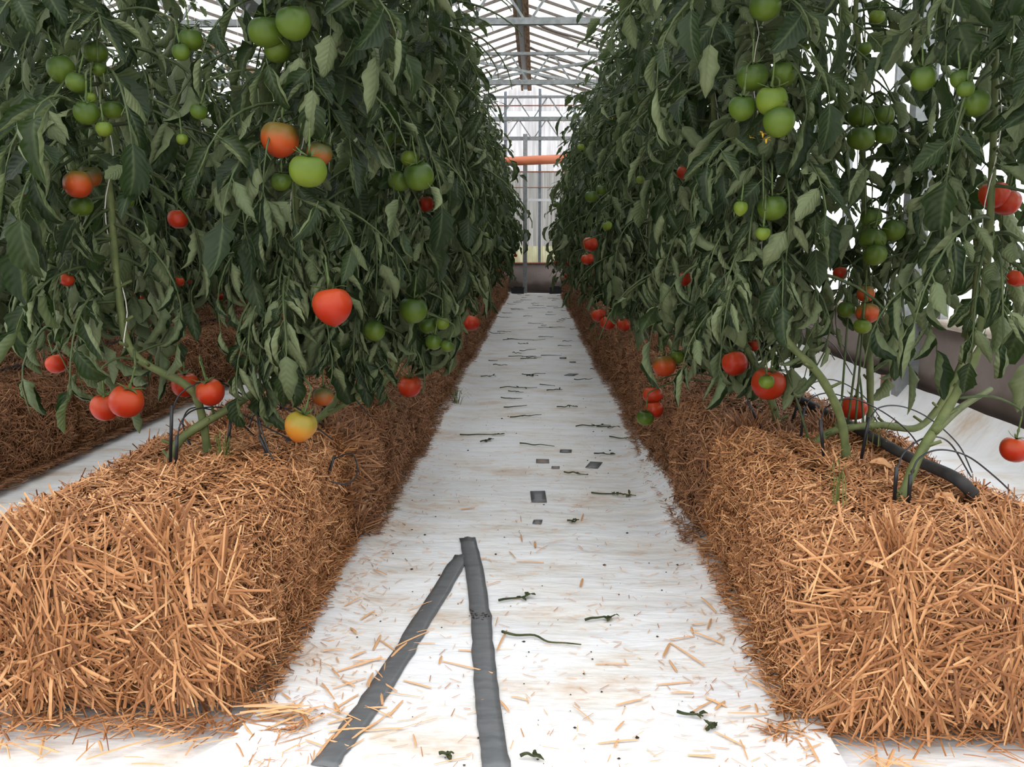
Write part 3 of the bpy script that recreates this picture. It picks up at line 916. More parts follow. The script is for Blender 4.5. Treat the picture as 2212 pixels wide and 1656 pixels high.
def compound_leaf(kind, rg):
    """a whole tomato leaf growing along +x from the origin; list of (verts, quads, tris, is_stalk)"""
    old = {'old': 1.0, 'mid': 0.55, 'young': 0.12}[kind]
    Lr = rg.uniform(0.24, 0.38) * (1.0 if kind != 'young' else 0.8)
    e0 = rg.uniform(-0.25, 0.45) - 0.15 * old
    drop = rg.uniform(0.4, 1.1) + 1.0 * old
    n = 9
    u = np.linspace(0, 1, n)
    el = e0 - drop * u ** 1.2
    side = rg.normal(0, 0.25) * u
    st = Lr / (n - 1)
    d = np.stack([np.cos(el) * np.cos(side), np.cos(el) * np.sin(side), np.sin(el)], 1)
    p = np.concatenate([[np.zeros(3)], np.cumsum((d[1:] + d[:-1]) / 2 * st, 0)])
    out = []
    V, Q, T = tube_data(p, np.linspace(0.0042, 0.0016, n), 4, False)
    out.append((V, Q, True))
    at = [(0.30, 1), (0.34, -1), (0.54, 1), (0.58, -1), (0.78, 1), (0.81, -1), (1.0, 0)]
    if rg.uniform() < 0.6: at += [(0.44, 1), (0.67, -1)]
    for t, s in at:
        k = t * (n - 1); i = min(int(k), n - 2); f = k - i
        o = p[i] * (1 - f) + p[i + 1] * f
        dd = d[i] * (1 - f) + d[i + 1] * f
        sd = np.cross(np.array([0, 0, 1.0]), dd)
        sd = sd / (np.linalg.norm(sd) + 1e-6)
        small = t in (0.44, 0.67)
        L = (rg.uniform(0.055, 0.10) if not small else rg.uniform(0.025, 0.045)) * (1.25 if s == 0 else 1.0) * (0.85 if kind == 'young' else 1.05)
        W = L * rg.uniform(0.20, 0.31) * (1 + 0.25 * old)
        dirn = dd * (0.55 if s else 1.0) + sd * s * rg.uniform(0.7, 1.0) + np.array([0, 0, -1.0]) * (rg.uniform(0.0, 0.4) + 1.05 * old * rg.uniform(0.5, 1.2)) + rg.normal(0, 0.24, 3)
        dirn /= np.linalg.norm(dirn)
        # top side faces up, or outward along the leaf once it hangs
        up = np.array([0, 0, 1.0]) * (1 - abs(dirn[2])) + np.array([1.0, 0, 0.2]) * abs(dirn[2]) + rg.normal(0, 0.25, 3)
        R = frame(dirn, up)
        roll = {'old': rg.uniform(1.8, 4.2), 'mid': rg.uniform(0.6, 3.2), 'young': rg.uniform(0.2, 1.2)}[kind]
        if rg.uniform() < {'old': 0.32, 'mid': 0.15, 'young': 0.08}[kind]: up = -up; R = frame(dirn, up)
        curl = rg.normal(0.55, 0.45) * (1.2 if kind != 'young' else 0.8) * (1 if up[2] > -0.2 else -1)
        Vl, Ql = leaflet(L, W, roll, curl, rg, rg.normal(0, 0.9 if kind == 'old' else 0.4))
        pet = 0.018 * rg.uniform(0.6, 1.3)
        Vl = Vl @ R.T + o + dirn * pet
        out.append((Vl, Ql, False))
        Vs, Qs, Ts = tube_data(np.stack([o, o + dirn * (pet + 0.004)]), 0.0014, 3, False)
        out.append((Vs, Qs, True))
    return out

DENS = 1.75
lr = np.random.default_rng(21)
LEAVES = {k: [compound_leaf(k, lr) for _ in range(26)] for k in ('old', 'mid', 'young')}

def stem_at(path, s):
    """point and tangent at arc fraction s"""
    d = np.linalg.norm(np.diff(path, axis=0), axis=1)
    c = np.concatenate([[0], np.cumsum(d)]) / d.sum()
    k = np.searchsorted(c, s, 'right') - 1
    k = min(max(k, 0), len(path) - 2)
    f = (s - c[k]) / (c[k + 1] - c[k] + 1e-9)
    return path[k] * (1 - f) + path[k + 1] * f

def foliage(mb, path, rg, nleaf, zlo, clear=(), zmin=0.40, reach=1.0, keep_x=None, zold=1.0, zyoung=1.55, face=None):
    """leaves along a stem path (world coordinates). clear: list of (point, radius) of fruit kept free of leaf on the light side"""
    ztop = path[-1][2]
    nleaf = int(nleaf * DENS)
    C = np.array([c[0] for c in clear]) if len(clear) else None
    for i in range(nleaf):
        z = zlo + (ztop - zlo) * ((i + rg.uniform(0, 1)) / nleaf)
        # point on the stem at that height
        zz = path[:, 2]
        k = int(np.argmin(np.abs(zz - z)))
        o = path[k]
        kind = 'old' if z < zold + rg.normal(0, 0.1) else ('mid' if z < zyoung + rg.normal(0, 0.15) else 'young')
        lf = LEAVES[kind][rg.integers(26)]
        az = i * 2.39996 + rg.normal(0, 0.5)
        if face is not None and rg.uniform() < 0.35:
            az = face + rg.normal(0, 0.7)
        sc = rg.uniform(0.85, 1.12) * reach * (1.0 if z < ztop - 0.35 else 0.75)
        tl = rg.normal(0, 0.16)
        ca, sa = math.cos(az), math.sin(az)
        Rz = np.array([[ca, -sa, 0], [sa, ca, 0], [0, 0, 1]])
        ct, st_ = math.cos(tl), math.sin(tl)
        Ry = np.array([[ct, 0, st_], [0, 1, 0], [-st_, 0, ct]])
        R = Rz @ Ry * sc
        for V, Q, stalk in lf:
            W = V @ R.T + o
            if W[:, 2].min() < zmin: continue
            if keep_x is not None and (W[:, 0].max() > keep_x[1] or W[:, 0].min() < keep_x[0]):
                if not stalk: continue
            if C is not None:
                bad = False
                for cp, cr in clear:
                    dv = EYEV - cp; dv = dv / np.linalg.norm(dv)
                    q = W - cp
                    t = np.clip(q @ dv, 0, 0.55)
                    dist = np.linalg.norm(q - t[:, None] * dv, axis=1).min()
                    if dist < cr * (0.93 if not stalk else 0.5):
                        bad = True; break
                if bad: continue
            mb.add(W, Q, mi=1 if stalk else 0, uv=None if stalk else LEAF_UV)

# ------------------------------------------------------------------ fruit
def fruit_mesh(R, rg, point=0.0, flat=0.82, ribs=True):
    nt_, nr = 26, 16
    ph = np.arange(nt_) * 2 * np.pi / nt_
    th = np.linspace(0.0, np.pi, nr)
    p0 = rg.uniform(0, 6.28); nrib = rg.integers(4, 7)
    V = []
    for t in th:
        r = R * math.sin(t) ** 0.88
        zz = R * flat * math.cos(t)
        top = math.exp(-((t) / 0.42) ** 2)
        zz -= 0.20 * R * top
        if t > 1.6: zz -= point * R * ((t - 1.6) / 1.54) ** 2
        amp = (0.045 * math.exp(-((t - 0.75) / 0.6) ** 2) + 0.012) * (1 if ribs else 0.3)
        rr = r * (1 + amp * np.cos(nrib * ph + p0) + 0.02 * np.cos(2 * ph + p0 * 2))
        if t > 1.6: rr = rr * (1 - 0.28 * point * ((t - 1.6) / 1.54))
        V.append(np.stack([rr * np.cos(ph), rr * np.sin(ph), np.full(nt_, zz)], 1))
    V = np.concatenate(V)
    i, j = np.meshgrid(np.arange(nr - 1), np.arange(nt_), indexing='ij')
    a = i * nt_ + j; b = i * nt_ + (j + 1) % nt_
    Q = np.stack([a, a + nt_, b + nt_, b], -1).reshape(-1, 4)
    mb = MB(); mb.add(V, Q)
    return mb
def calyx_mesh(R, rg, up):
    mb = MB()
    z0 = R * 0.70
    for k in range(5):
        a = k * 2 * np.pi / 5 + rg.normal(0, 0.15)
        L = R * rg.uniform(0.6, 1.0); w = R * 0.11
        d = np.array([math.cos(a), math.sin(a), 0]); s = np.array([-math.sin(a), math.cos(a), 0])
        lift = rg.uniform(0.0, 0.5)
        prof = [(0.03, 0.02, 0.6), (0.35, 0.14, 1.0), (0.7, 0.16 + lift * 0.3, 0.75), (1.0, 0.06 + lift, 0.1)]
        V = []
        for t, h, ww in prof:
            c = d * L * t + np.array([0, 0, z0 + h * R])
            V += [c - s * w * ww, c + np.array([0, 0, w * 0.35]), c + s * w * ww]
        q = []
        for m_ in range(3):
            b_ = 3 * m_
            q += [(b_, b_ + 3, b_ + 4, b_ + 1), (b_ + 1, b_ + 4, b_ + 5, b_ + 2)]
        mb.add(V, q)
    pts = [(0, 0, z0 - 0.01 * R), (0.02 * R, 0, z0 + 0.35 * R), tuple(np.array(up) * 0.5 + np.array([0, 0, z0 + 0.4 * R])), tuple(np.array(up) + np.array([0, 0, z0 + 0.5 * R]))]
    pth = smooth_path(pts, 4)
    rr = np.full(len(pth), max(0.0018, R * 0.055)); rr[len(rr) // 2] *= 1.7
    tube(mb, pth, rr, 6)
    return mb, np.array(pts[-1])
FR = np.random.default_rng(77)
SKINLAB = {'red': 'ripe red', 'scarlet': 'bright red', 'orange': 'turning orange tomato with greenish shoulders', 'amber': 'yellow-orange tomato', 'bronze': 'bronze half-ripe tomato', 'green': 'unripe green tomato', 'lime': 'pale green tomato'}
def add_tomato(plant, base, pos, R, skin, stem_path, point=0.0, tilt=None, stalk=True, rg=FR):
    """tomato (part) with its calyx (sub-part) and the stalk that ties it to the stem (part)"""
    pos = np.asarray(pos, float)
    d2 = np.linalg.norm(stem_path[:, :2] - pos[:2], axis=1) + 0.8 * np.abs(stem_path[:, 2] - (pos[2] + 0.09))
    an = stem_path[int(np.argmin(d2))]
    flat = rg.uniform(0.86, 0.97)
    o = fruit_mesh(R, rg, point, flat).build('tomato', M[skin], plant, (0, 0, 0))
    o.location = tuple(pos - base)
    if tilt is None: tilt = (rg.normal(0, 0.16), rg.normal(0, 0.16))
    o.rotation_euler = (tilt[0], tilt[1], rg.uniform(0, 6.28))
    o['label'] = SKINLAB[skin] if 'tomato' in SKINLAB[skin] else SKINLAB[skin] + ' tomato'
    to = an - pos
    up = np.array([0, 0, 0.02 + R * 0.5])
    cm, tip = calyx_mesh(R, rg, up)
    cm.build('calyx', M['calyx'], o, (0, 0, 0))
    if stalk:
        Rm = np.array(o.rotation_euler.to_matrix())
        tw = Rm @ tip + pos
        mid = (tw * 0.55 + an * 0.45) + np.array([0, 0, 0.015 + 0.06 * np.linalg.norm(tw[:2] - an[:2])])
        mb = MB(); pth = smooth_path([tw, tw * 0.9 + mid * 0.1 + np.array([0, 0, 0.012]), mid, an], 4)
        tube(mb, pth, np.linspace(0.0020, 0.0032, len(pth)), 5)
        mb.build('fruit_stalk', M['rachis'], plant, base)

def flower(mb, c, rg, R=0.013):
    for k in range(5):
        a = k * 1.2566 + rg.uniform(0, 0.3)
        d = np.array([math.cos(a), math.sin(a), rg.uniform(-0.3, 0.5)])
        d /= np.linalg.norm(d)
        s = np.cross(d, [0, 0, 1.0]); s /= np.linalg.norm(s)
        c = np.asarray(c, float)
        mb.add([c, c + d * R * 0.55 - s * R * 0.25, c + d * R, c + d * R * 0.55 + s * R * 0.25], [(0, 1, 2, 3)])
    tube(mb, [c, c + np.array([0, 0, -0.009])], [0.003, 0.001], 5)

# ------------------------------------------------------------------ plants
def build_stem(plant, base, path, r0, r1, rg, name='stem'):
    mb = MB()
    n = len(path)
    r = np.linspace(r0, r1, n) * (1 + 0.08 * np.sin(np.arange(n) * 1.9))
    tube(mb, path, r, 8)
    # stubs where old leaves were cut
    low = [k for k in range(1, n - 1) if path[k][2] < 0.95]
    for k in low[::3]:
        a = rg.uniform(0, 6.28)
        d = np.array([math.cos(a), math.sin(a), 0.5])
        tube(mb, [path[k], path[k] + d * 0.03], [0.0042, 0.0035], 5)
    return mb.build(name, M['stem'], plant, base)
def build_string(plant, base, path, rg, zs=0.62):
    """support twine: knotted low on the stem, winding up to the wire under the truss"""
    mb = MB()
    pts = []
    for k, p in enumerate(path):
        if p[2] < zs: continue
        a = k * 0.55
        pts.append(p + np.array([math.cos(a), math.sin(a), 0]) * 0.013)
    top = path[-1]
    pts.append(np.array([top[0], top[1], 2.55]))
    pts = np.array(pts)
    tube(mb, pts, 0.0013, 4)
    return mb.build('support_string', M['twine'], plant, base)

def px_path(pts):
    """stem from photo measurements (pixel x, pixel y, distance)"""
    return np.array([P(*p) for p in pts])
NEAR = []   # (path, label, leaves, reach, keep_x)
def near_plant(pts, label, nleaf, zlo, reach=1.0, keep=None, face=None, zold=1.0, zyoung=1.5, ztop=2.1, extra=()):
    p = px_path(pts)
    last = p[-1]
    p = np.concatenate([p, [[last[0] + 0.01, last[1] + 0.02, max(ztop, last[2] + 0.1)]]])
    NEAR.append(dict(path=smooth_path(p, 6), label=label, n=nleaf, zlo=zlo, reach=reach, keep=keep, face=face, zold=zold, zyoung=zyoung, fr=[], fl=[], extra=[smooth_path(px_path(e), 5) for e in extra]))
LK = (-1.6, -0.20); RK = (0.19, 1.80)
near_plant([(452, 1000, 2.03), (432, 880, 2.02), (400, 830, 2.0), (290, 765, 1.98), (258, 650, 1.98), (240, 450, 2.0), (228, 300, 2.0), (215, 120, 2.02), (205, -60, 2.05)],
           'front tomato plant on the left, bent stem above two pairs of hanging red tomatoes', 62, 0.72, 1.0, (-1.7, -0.3), -1.9)
near_plant([(362, 1000, 1.98), (400, 940, 1.99), (530, 860, 2.05), (612, 790, 2.1), (640, 600, 2.1), (640, 420, 2.1), (655, 200, 2.1), (668, 0, 2.1)],
           'tomato plant on the left with one yellow tomato hanging low over the front bale', 66, 0.70, 1.0, LK, -1.7)
near_plant([(655, 930, 2.35), (725, 865, 2.37), (768, 740, 2.4), (800, 600, 2.42), (830, 400, 2.42), (842, 200, 2.45), (850, 0, 2.45)],
           'tomato plant on the left beside the aisle with dark green tomatoes at mid height', 60, 0.62, 1.0, LK, -1.2, extra=([(690, 900, 2.36), (780, 850, 2.4), (860, 770, 2.5)],))
near_plant([(770, 880, 2.75), (850, 800, 2.78), (872, 700, 2.8), (905, 500, 2.8), (930, 250, 2.8), (940, 60, 2.8)],
           'tomato plant on the left whose low leaves reach out over the aisle fabric', 56, 0.50, 1.05, (-1.6, -0.14), -0.8)
near_plant([(1945, 1085, 1.72), (1985, 985, 1.75), (2060, 860, 1.80), (2110, 760, 1.82), (2130, 600, 1.85), (2142, 400, 1.85), (2150, 150, 1.85), (2152, -60, 1.86)],
           'front tomato plant on the right, thick leaning stem, red tomato hanging by the wall', 50, 0.80, 0.95, RK, -1.9, extra=([(2020, 930, 1.76), (2075, 880, 1.86), (2140, 840, 1.95)],))
near_plant([(1830, 1000, 2.05), (1815, 900, 2.05), (1770, 810, 2.05), (1700, 735, 2.08), (1668, 660, 2.1), (1655, 500, 2.1), (1648, 300, 2.1), (1635, 110, 2.1), (1622, -40, 2.1)],
           'tomato plant on the right with large green and yellow-green tomatoes high up', 64, 0.72, 1.0, RK, -1.6)
near_plant([(1680, 915, 2.48), (1668, 870, 2.48), (1640, 800, 2.5), (1575, 680, 2.55), (1552, 560, 2.55), (1545, 400, 2.6), (1540, 200, 2.6), (1535, 40, 2.6)],
           'tomato plant on the right, small green tomato hanging before a large red one', 60, 0.60, 1.0, RK, -1.8)
near_plant([(1752, 965, 2.2), (1800, 930, 2.22), (1900, 918, 2.25), (1985, 922, 2.3), (2045, 850, 2.34), (2090, 740, 2.36), (2110, 560, 2.36), (2090, 300, 2.36), (2080, 60, 2.36)],
           'tomato plant on the right whose lowest stem runs level across the bale', 36, 0.85, 0.95, RK, -1.5)
near_plant([(1870, 985, 2.35), (1880, 860, 2.36), (1872, 600, 2.38), (1862, 300, 2.38), (1855, 100, 2.38), (1850, -20, 2.38)],
           'tomato plant on the right, stacked green tomatoes above orange ones on bare stem', 36, 0.74, 0.85, RK, 1.2)
# next plants of each row, rooted on the bales
def row_stem(x, y, rg, ztop=None):
    lean = rg.uniform(-0.12, 0.12); ly = rg.uniform(-0.12, 0.12)
    zt = ztop or rg.uniform(1.95, 2.2)
    pts = [(x, y, 0.36), (x + lean * 0.4, y + ly * 0.3, 0.46), (x + lean, y + ly, 0.58), (x + lean * 1.1, y + ly * 1.2, 0.80), (x + lean * 0.9, y + ly, 1.2), (x + lean * 0.8, y + ly * 0.9, 1.65), (x + lean * 0.7, y + ly * 0.8, zt)]
    return smooth_path(pts, 5)
rs = np.random.default_rng(31)
for k, (x, y) in enumerate([(-0.62, 3.2), (-0.80, 3.55), (-0.60, 3.95), (-0.78, 4.35)]):
    NEAR.append(dict(path=row_stem(x, y, rs), label=f'{ORD[k + 4]} tomato plant from the front in the row left of the aisle', n=52, zlo=0.56, reach=1.05, keep=(-1.6, -0.19), face=-0.5, zold=0.95, zyoung=1.45, fr=[], fl=[], extra=[]))
for k, (x, y) in enumerate([(0.60, 2.95), (0.80, 3.25), (0.58, 3.65), (0.56, 4.1), (0.74, 4.45)]):
    NEAR.append(dict(path=row_stem(x, y, rs), label=f'{ORD[k + 5]} tomato plant from the front in the row right of the aisle' + ['', '', '', '', ''][k], n=54, zlo=0.56, reach=1.05, keep=(0.17, 1.6), face=-2.6, zold=1.15, zyoung=1.65, fr=[], fl=[], extra=[]))

# tomatoes seen in the photo: pixel x, y, diameter in px, distance, skin, pointedness
T_L = [
 (132, 148, 58, 1.90, 'green', .2), (166, 178, 46, 1.88, 'green', 0), (205, 112, 50, 1.97, 'green', 0), (213, 150, 30, 1.93, 'green', 0), (196, 211, 24, 1.88, 'lime', .1),
 (187, 243, 51, 1.86, 'green', 0), (243, 237, 44, 1.92, 'green', 0), (225, 278, 34, 1.85, 'lime', 0), (168, 397, 60, 1.88, 'orange', 0), (195, 380, 48, 1.96, 'bronze', 0), (175, 445, 48, 1.93, 'green', 0),
 (145, 604, 30, 1.9, 'red', 0), (228, 878, 64, 1.90, 'red', 0), (273, 866, 74, 1.86, 'red', 0), (400, 830, 60, 2.08, 'red', 0), (454, 846, 62, 1.98, 'red', .1), (122, 785, 44, 2.05, 'scarlet', 0),
 (575, 68, 72, 1.96, 'green', 0), (634, 48, 70, 1.92, 'green', .1), (600, 106, 56, 1.99, 'green', 0), (605, 298, 78, 1.95, 'orange', .12), (690, 330, 54, 1.98, 'bronze', 0), (666, 368, 77, 1.87, 'lime', 0), (607, 392, 44, 1.97, 'green', 0),
 (718, 658, 84, 1.92, 'scarlet', .22), (650, 918, 70, 1.94, 'amber', .25), (697, 855, 48, 2.12, 'bronze', 0), (385, 472, 44, 2.1, 'red', 0), (412, 85, 50, 1.98, 'green', 0), (391, 112, 36, 1.94, 'green', 0), (430, 240, 36, 1.95, 'green', 0), (393, 300, 24, 1.95, 'lime', 0),
 (885, 342, 38, 2.28, 'lime', 0), (905, 380, 64, 2.22, 'green', 0), (862, 390, 46, 2.28, 'green', 0), (893, 668, 62, 2.35, 'green', .1), (808, 714, 48, 2.3, 'green', 0),
 (925, 702, 40, 2.5, 'green', 0), (955, 698, 32, 2.48, 'lime', 0), (937, 738, 36, 2.45, 'green', 0), (966, 747, 28, 2.43, 'green', 0), (885, 833, 50, 2.72, 'red', 0), (1017, 697, 36, 3.6, 'red', 0), (920, 440, 34, 2.75, 'red', 0),
 (850, 300, 40, 2.4, 'green', 0), (1040, 480, 22, 4.0, 'green', 0), (1046, 510, 20, 4.0, 'lime', 0), (1000, 225, 14, 3.4, 'lime', 0),
]
T_R = [
 (1653, 12, 62, 1.97, 'green', 0), (1625, 165, 62, 1.98, 'green', 0), (1692, 160, 54, 2.0, 'green', 0), (1603, 232, 54, 1.94, 'green', .1), (1667, 217, 64, 1.92, 'lime', 0), (1683, 262, 64, 1.90, 'green', .15),
 (1600, 448, 30, 1.93, 'lime', .3), (1668, 448, 60, 1.96, 'green', 0), (1648, 503, 30, 1.92, 'lime', .2), (1660, 828, 72, 2.22, 'red', 0), (1656, 824, 34, 2.14, 'lime', 0), (1587, 784, 56, 2.4, 'scarlet', 0),
 (1860, 250, 52, 2.22, 'green', 0), (1908, 250, 44, 2.27, 'green', 0), (1860, 298, 54, 2.18, 'green', 0), (1911, 288, 46, 2.2, 'green', 0), (1885, 516, 54, 2.25, 'green', 0), (1930, 496, 48, 2.28, 'green', 0), (1890, 550, 48, 2.22, 'green', 0), (1882, 470, 44, 2.28, 'green', 0),
 (1870, 634, 38, 2.25, 'orange', 0), (1874, 676, 48, 2.2, 'orange', 0), (1828, 668, 38, 2.24, 'green', 0), (1863, 704, 36, 2.17, 'lime', 0), (1895, 36, 32, 2.25, 'lime', 0), (1868, 105, 28, 2.27, 'green', 0), (1743, 101, 14, 2.1, 'lime', 0),
 (1995, 168, 52, 1.82, 'green', .1), (2075, 170, 40, 1.78, 'green', 0), (2086, 192, 36, 1.74, 'green', 0), (2108, 222, 56, 1.78, 'green', 0), (2148, 420, 60, 1.98, 'red', 0), (2172, 435, 60, 1.99, 'red', 0), (2192, 970, 60, 1.80, 'red', 0), (1844, 880, 56, 2.3, 'red', 0), (2196, 600, 40, 1.95, 'red', 0),
 (1435, 790, 50, 2.80, 'orange', 0), (1463, 770, 32, 2.84, 'lime', 0), (1410, 852, 44, 2.85, 'red', 0), (1412, 884, 42, 2.83, 'red', 0), (1394, 902, 38, 2.80, 'green', 0),
 (1294, 681, 32, 4.0, 'red', 0), (1313, 697, 32, 3.95, 'scarlet', 0), (1347, 701, 30, 3.95, 'scarlet', 0), (1275, 527, 32, 4.05, 'red', 0), (1269, 559, 27, 4.0, 'red', 0),
 (1300, 410, 24, 4.0, 'green', 0), (1278, 424, 28, 3.98, 'green', 0), (1312, 488, 22, 3.6, 'lime', 0), (1255, 318, 15, 4.0, 'lime', 0), (1478, 602, 34, 2.95, 'red', 0), (1480, 372, 34, 2.95, 'red', 0), (1628, 745, 28, 2.9, 'scarlet', 0), (1815, 590, 30, 2.4, 'red', 0), (1383, 388, 18, 3.0, 'lime', 0),
]
for lst in (T_L, T_R):
    for px, py, dia, Y, skin, pt_ in lst:
        pos = P(px, py, Y)
        R = dia * Y / F / 2 * 1.02
        best = min(NEAR, key=lambda n: min(np.linalg.norm((n['path'] - pos) * np.array([1, 1, 0.35]), axis=1)) + (0 if (n['path'][0][0] < 0) == (pos[0] < 0) else 9))
        best['fr'].append((pos, R, skin, pt_))
for px, py, Y in ((1620, 296, 1.95), (1648, 288, 1.94), (1690, 218, 1.9), (60, 40, 1.8), (1655, 300, 1.93)):
    pos = P(px, py, Y)
    min(NEAR, key=lambda n: min(np.linalg.norm(n['path'] - pos, axis=1)))['fl'].append(pos)

ALLCLEAR = [(f[0], f[1]) for n in NEAR for f in n['fr']]
GP = {True: 'tomato plants in the row left of the aisle', False: 'tomato plants in the row right of the aisle'}
pr = np.random.default_rng(55)
for n in NEAR:
    base = n['path'][0].copy()
    t = tag(empty('tomato_plant', tuple(base)), n['label'], 'tomato plant', GP[bool(base[0] < 0)])
    build_stem(t, base, n['path'], 0.0105, 0.0055, pr)
    for e in n['extra']:
        mb = MB(); tube(mb, e, np.linspace(0.009, 0.006, len(e)), 7); mb.build('side_shoot', M['stem'], t, base)
    build_string(t, base, n['path'], pr)
    side = [c for c in ALLCLEAR if (c[0][0] < 0) == (base[0] < 0)]
    mb = MB(); foliage(mb, n['path'], pr, n['n'], n['zlo'], side, 0.42, n['reach'], n['keep'], n['zold'], n['zyoung'], n['face'])
    mb.build('foliage', [M['leaf'], M['rachis']], t, base)
    for pos, R, skin, pt_ in n['fr']:
        add_tomato(t, base, pos, R, skin, n['path'], pt_)
    for c in n['fl']:
        mb = MB(); flower(mb, c, pr); mb.build('flower', M['petal'], t, base)

# rows further back: six grown plants repeated, turned and shifted
PROTO = []
for v in range(6):
    rg = np.random.default_rng(300 + v)
    base = np.array([0.0, 0, 0.36])
    path = row_stem(0, 0, rg)
    t = empty('tomato_plant', (0, 0, 0))
    build_stem(t, base, path, 0.010, 0.0055, rg)
    build_string(t, base, path, rg)
    mb = MB(); foliage(mb, path, rg, 54, 0.54, (), 0.44, 1.2, None, 1.05, 1.6)
    mb.build('foliage', [M['leaf'], M['rachis']], t, base)
    for q in range(4):
        a = rg.uniform(0, 6.28); z = [0.52, 0.62, 0.95, 1.4][q] + rg.uniform(-0.05, 0.1)
        k = int(np.argmin(np.abs(path[:, 2] - z)))
        pos = path[k] + np.array([math.cos(a) * 0.24, math.sin(a) * 0.24, 0])
        add_tomato(t, base, pos, rg.uniform(0.026, 0.042), ['red', 'scarlet', 'orange' if v % 2 else 'green', 'green'][q], path, rg=rg)
    for q in range(3):
        z = rg.uniform(1.5, 1.95); a = rg.uniform(0, 6.28)
        k = int(np.argmin(np.abs(path[:, 2] - z)))
        fm = MB(); flower(fm, path[k] + np.array([math.cos(a), math.sin(a), 0]) * rg.uniform(0.25, 0.36), rg, 0.017)
        fm.build('flower', M['petal'], t, base)
    PROTO.append(t)
pu = set()
rr2 = random.Random(11)
def place(k, x, y, label, group):
    src = PROTO[k % 6]
    t = copy_tree(src) if src.name in pu else src
    pu.add(src.name)
    t.location = (x, y, 0.36)
    t.rotation_euler = (0, 0, rr2.uniform(0, 6.28))
    tag(t, label, 'tomato plant', group)
k = 0
for rn, x0, ys, cnt, grp in (('left of the aisle', -0.70, np.arange(4.78, 14.9, 0.40), 8, GP[True]), ('right of the aisle', 0.66, np.arange(4.85, 14.9, 0.40), 10, GP[False]), ('at the far left', -2.12, np.arange(2.75, 14.8, 0.42), 0, 'tomato plants in the far left row'), ('behind the far left one', -3.5, np.arange(4.8, 14.8, 0.55), 0, 'tomato plants in the row behind the far left one')):
    for j, y in enumerate(ys):
        place(k, x0 + (0.09 if j % 2 else -0.09) + rr2.uniform(-0.03, 0.03), y, f'{ORD[cnt + j]} tomato plant from the front in the row {rn}', grp)
        k += rr2.choice((1, 2, 3))

# ================================================================== IRRIGATION
def hose(pts, label):
    mb = MB(); p = smooth_path(pts, 6); tube(mb, p, 0.0125, 10)
    return tag(mb.build('irrigation_hose', M['hose'], None, p[0]), label, 'hose')
hose([G(2105, 1070, 0.372), G(2060, 1030, 0.40), G(1960, 985, 0.372), G(1850, 925, 0.372), G(1740, 868, 0.372), (0.83, 3.6, 0.365), (0.80, 5.0, 0.365), (0.78, 9, 0.365), (0.78, 14.6, 0.365)], 'dark irrigation hose lying along the bale tops right of the aisle')
hose([G(575, 990, 0.365), G(610, 968, 0.365), G(650, 930, 0.366), (-0.66, 2.9, 0.365), (-0.7, 4.0, 0.365), (-0.72, 8, 0.365), (-0.74, 14.6, 0.365)], 'black irrigation hose along the bale tops left of the aisle, its open end showing')
hose([(-2.02, 2.75, 0.36), (-2.08, 4.0, 0.36), (-2.05, 8, 0.36), (-2.08, 14.6, 0.36)], 'black irrigation hose along the bales beyond the side path')
def dripper(top, foot, arc, label, grp):
    """dark stake pushed in the straw, thin tube arching from its head to the hose"""
    foot = np.asarray(foot, float); top = np.asarray(top, float)
    t = tag(empty('drip_stake', tuple(foot)), label, 'irrigation dripper', grp)
    mb = MB()
    ax = top - foot
    tube(mb, [foot - ax * 0.15, foot + ax * 0.65, top], [0.0034, 0.0040, 0.0036], 6)
    mb.build('stake', M['plastic'], t, foot)
    mb = MB(); tube(mb, smooth_path([top + ax * -0.1, *arc], 8), 0.0018, 6); mb.build('drip_tube', M['plastic'], t, foot)
GDL = 'drip stakes on the left bales'; GDR = 'drip stakes on the right bales'
# left row, measured from the photo
def pd(*a): return [P(*q) for q in a]
dripper(P(371, 875, 1.94), P(368, 1003, 1.94), pd((390, 850, 1.95), (430, 826, 1.98), (470, 824, 2.02), (520, 850, 2.06), (600, 905, 2.15), (690, 960, 2.25)), 'tall drip stake on the front left bale, tube arching over the red tomatoes', GDL)
dripper(P(382, 940, 1.93), P(380, 1010, 1.93), pd((395, 905, 1.95), (430, 882, 2.0), (500, 885, 2.05), (600, 935, 2.1), (700, 985, 2.15)), 'short drip stake beside the crossing stems on the front left bale', GDL)
dripper(P(498, 905, 2.06), P(490, 990, 2.06), pd((520, 870, 2.08), (570, 862, 2.1), (650, 900, 2.15), (720, 950, 2.2)), 'drip stake standing under the hanging curled leaf left of the yellow tomato', GDL)
dripper(P(405, 950, 2.1), P(424, 990, 2.1), pd((395, 910, 2.12), (420, 880, 2.15), (500, 900, 2.2), (560, 950, 2.25)), 'slanting drip stake behind the left crossing stems', GDL)
dripper(P(538, 920, 2.3), P(532, 945, 2.3), pd((560, 880, 2.3), (620, 870, 2.35), (700, 920, 2.4)), 'small drip stake further back between the left stems', GDL)
dripper(P(610, 760 + 90, 2.5), P(606, 880, 2.5), pd((640, 800, 2.5), (690, 780, 2.55), (740, 830, 2.6), (800, 900, 2.6)), 'drip stake below the dark green tomatoes of the left row', GDL)
dripper(P(560, 940, 2.0), P(590, 1010, 2.0), pd((555, 890, 2.0), (575, 960, 1.96), (600, 1010, 1.94)), 'drooping drip tube hanging by the yellow tomato', GDL)
dripper(P(722, 985, 2.15), P(705, 1040, 2.15), pd((760, 980, 2.12), (772, 1020, 2.05), (750, 1045, 2.0), (715, 1040, 1.98)), 'drip tube looping off the inner edge of the front left bale', GDL)
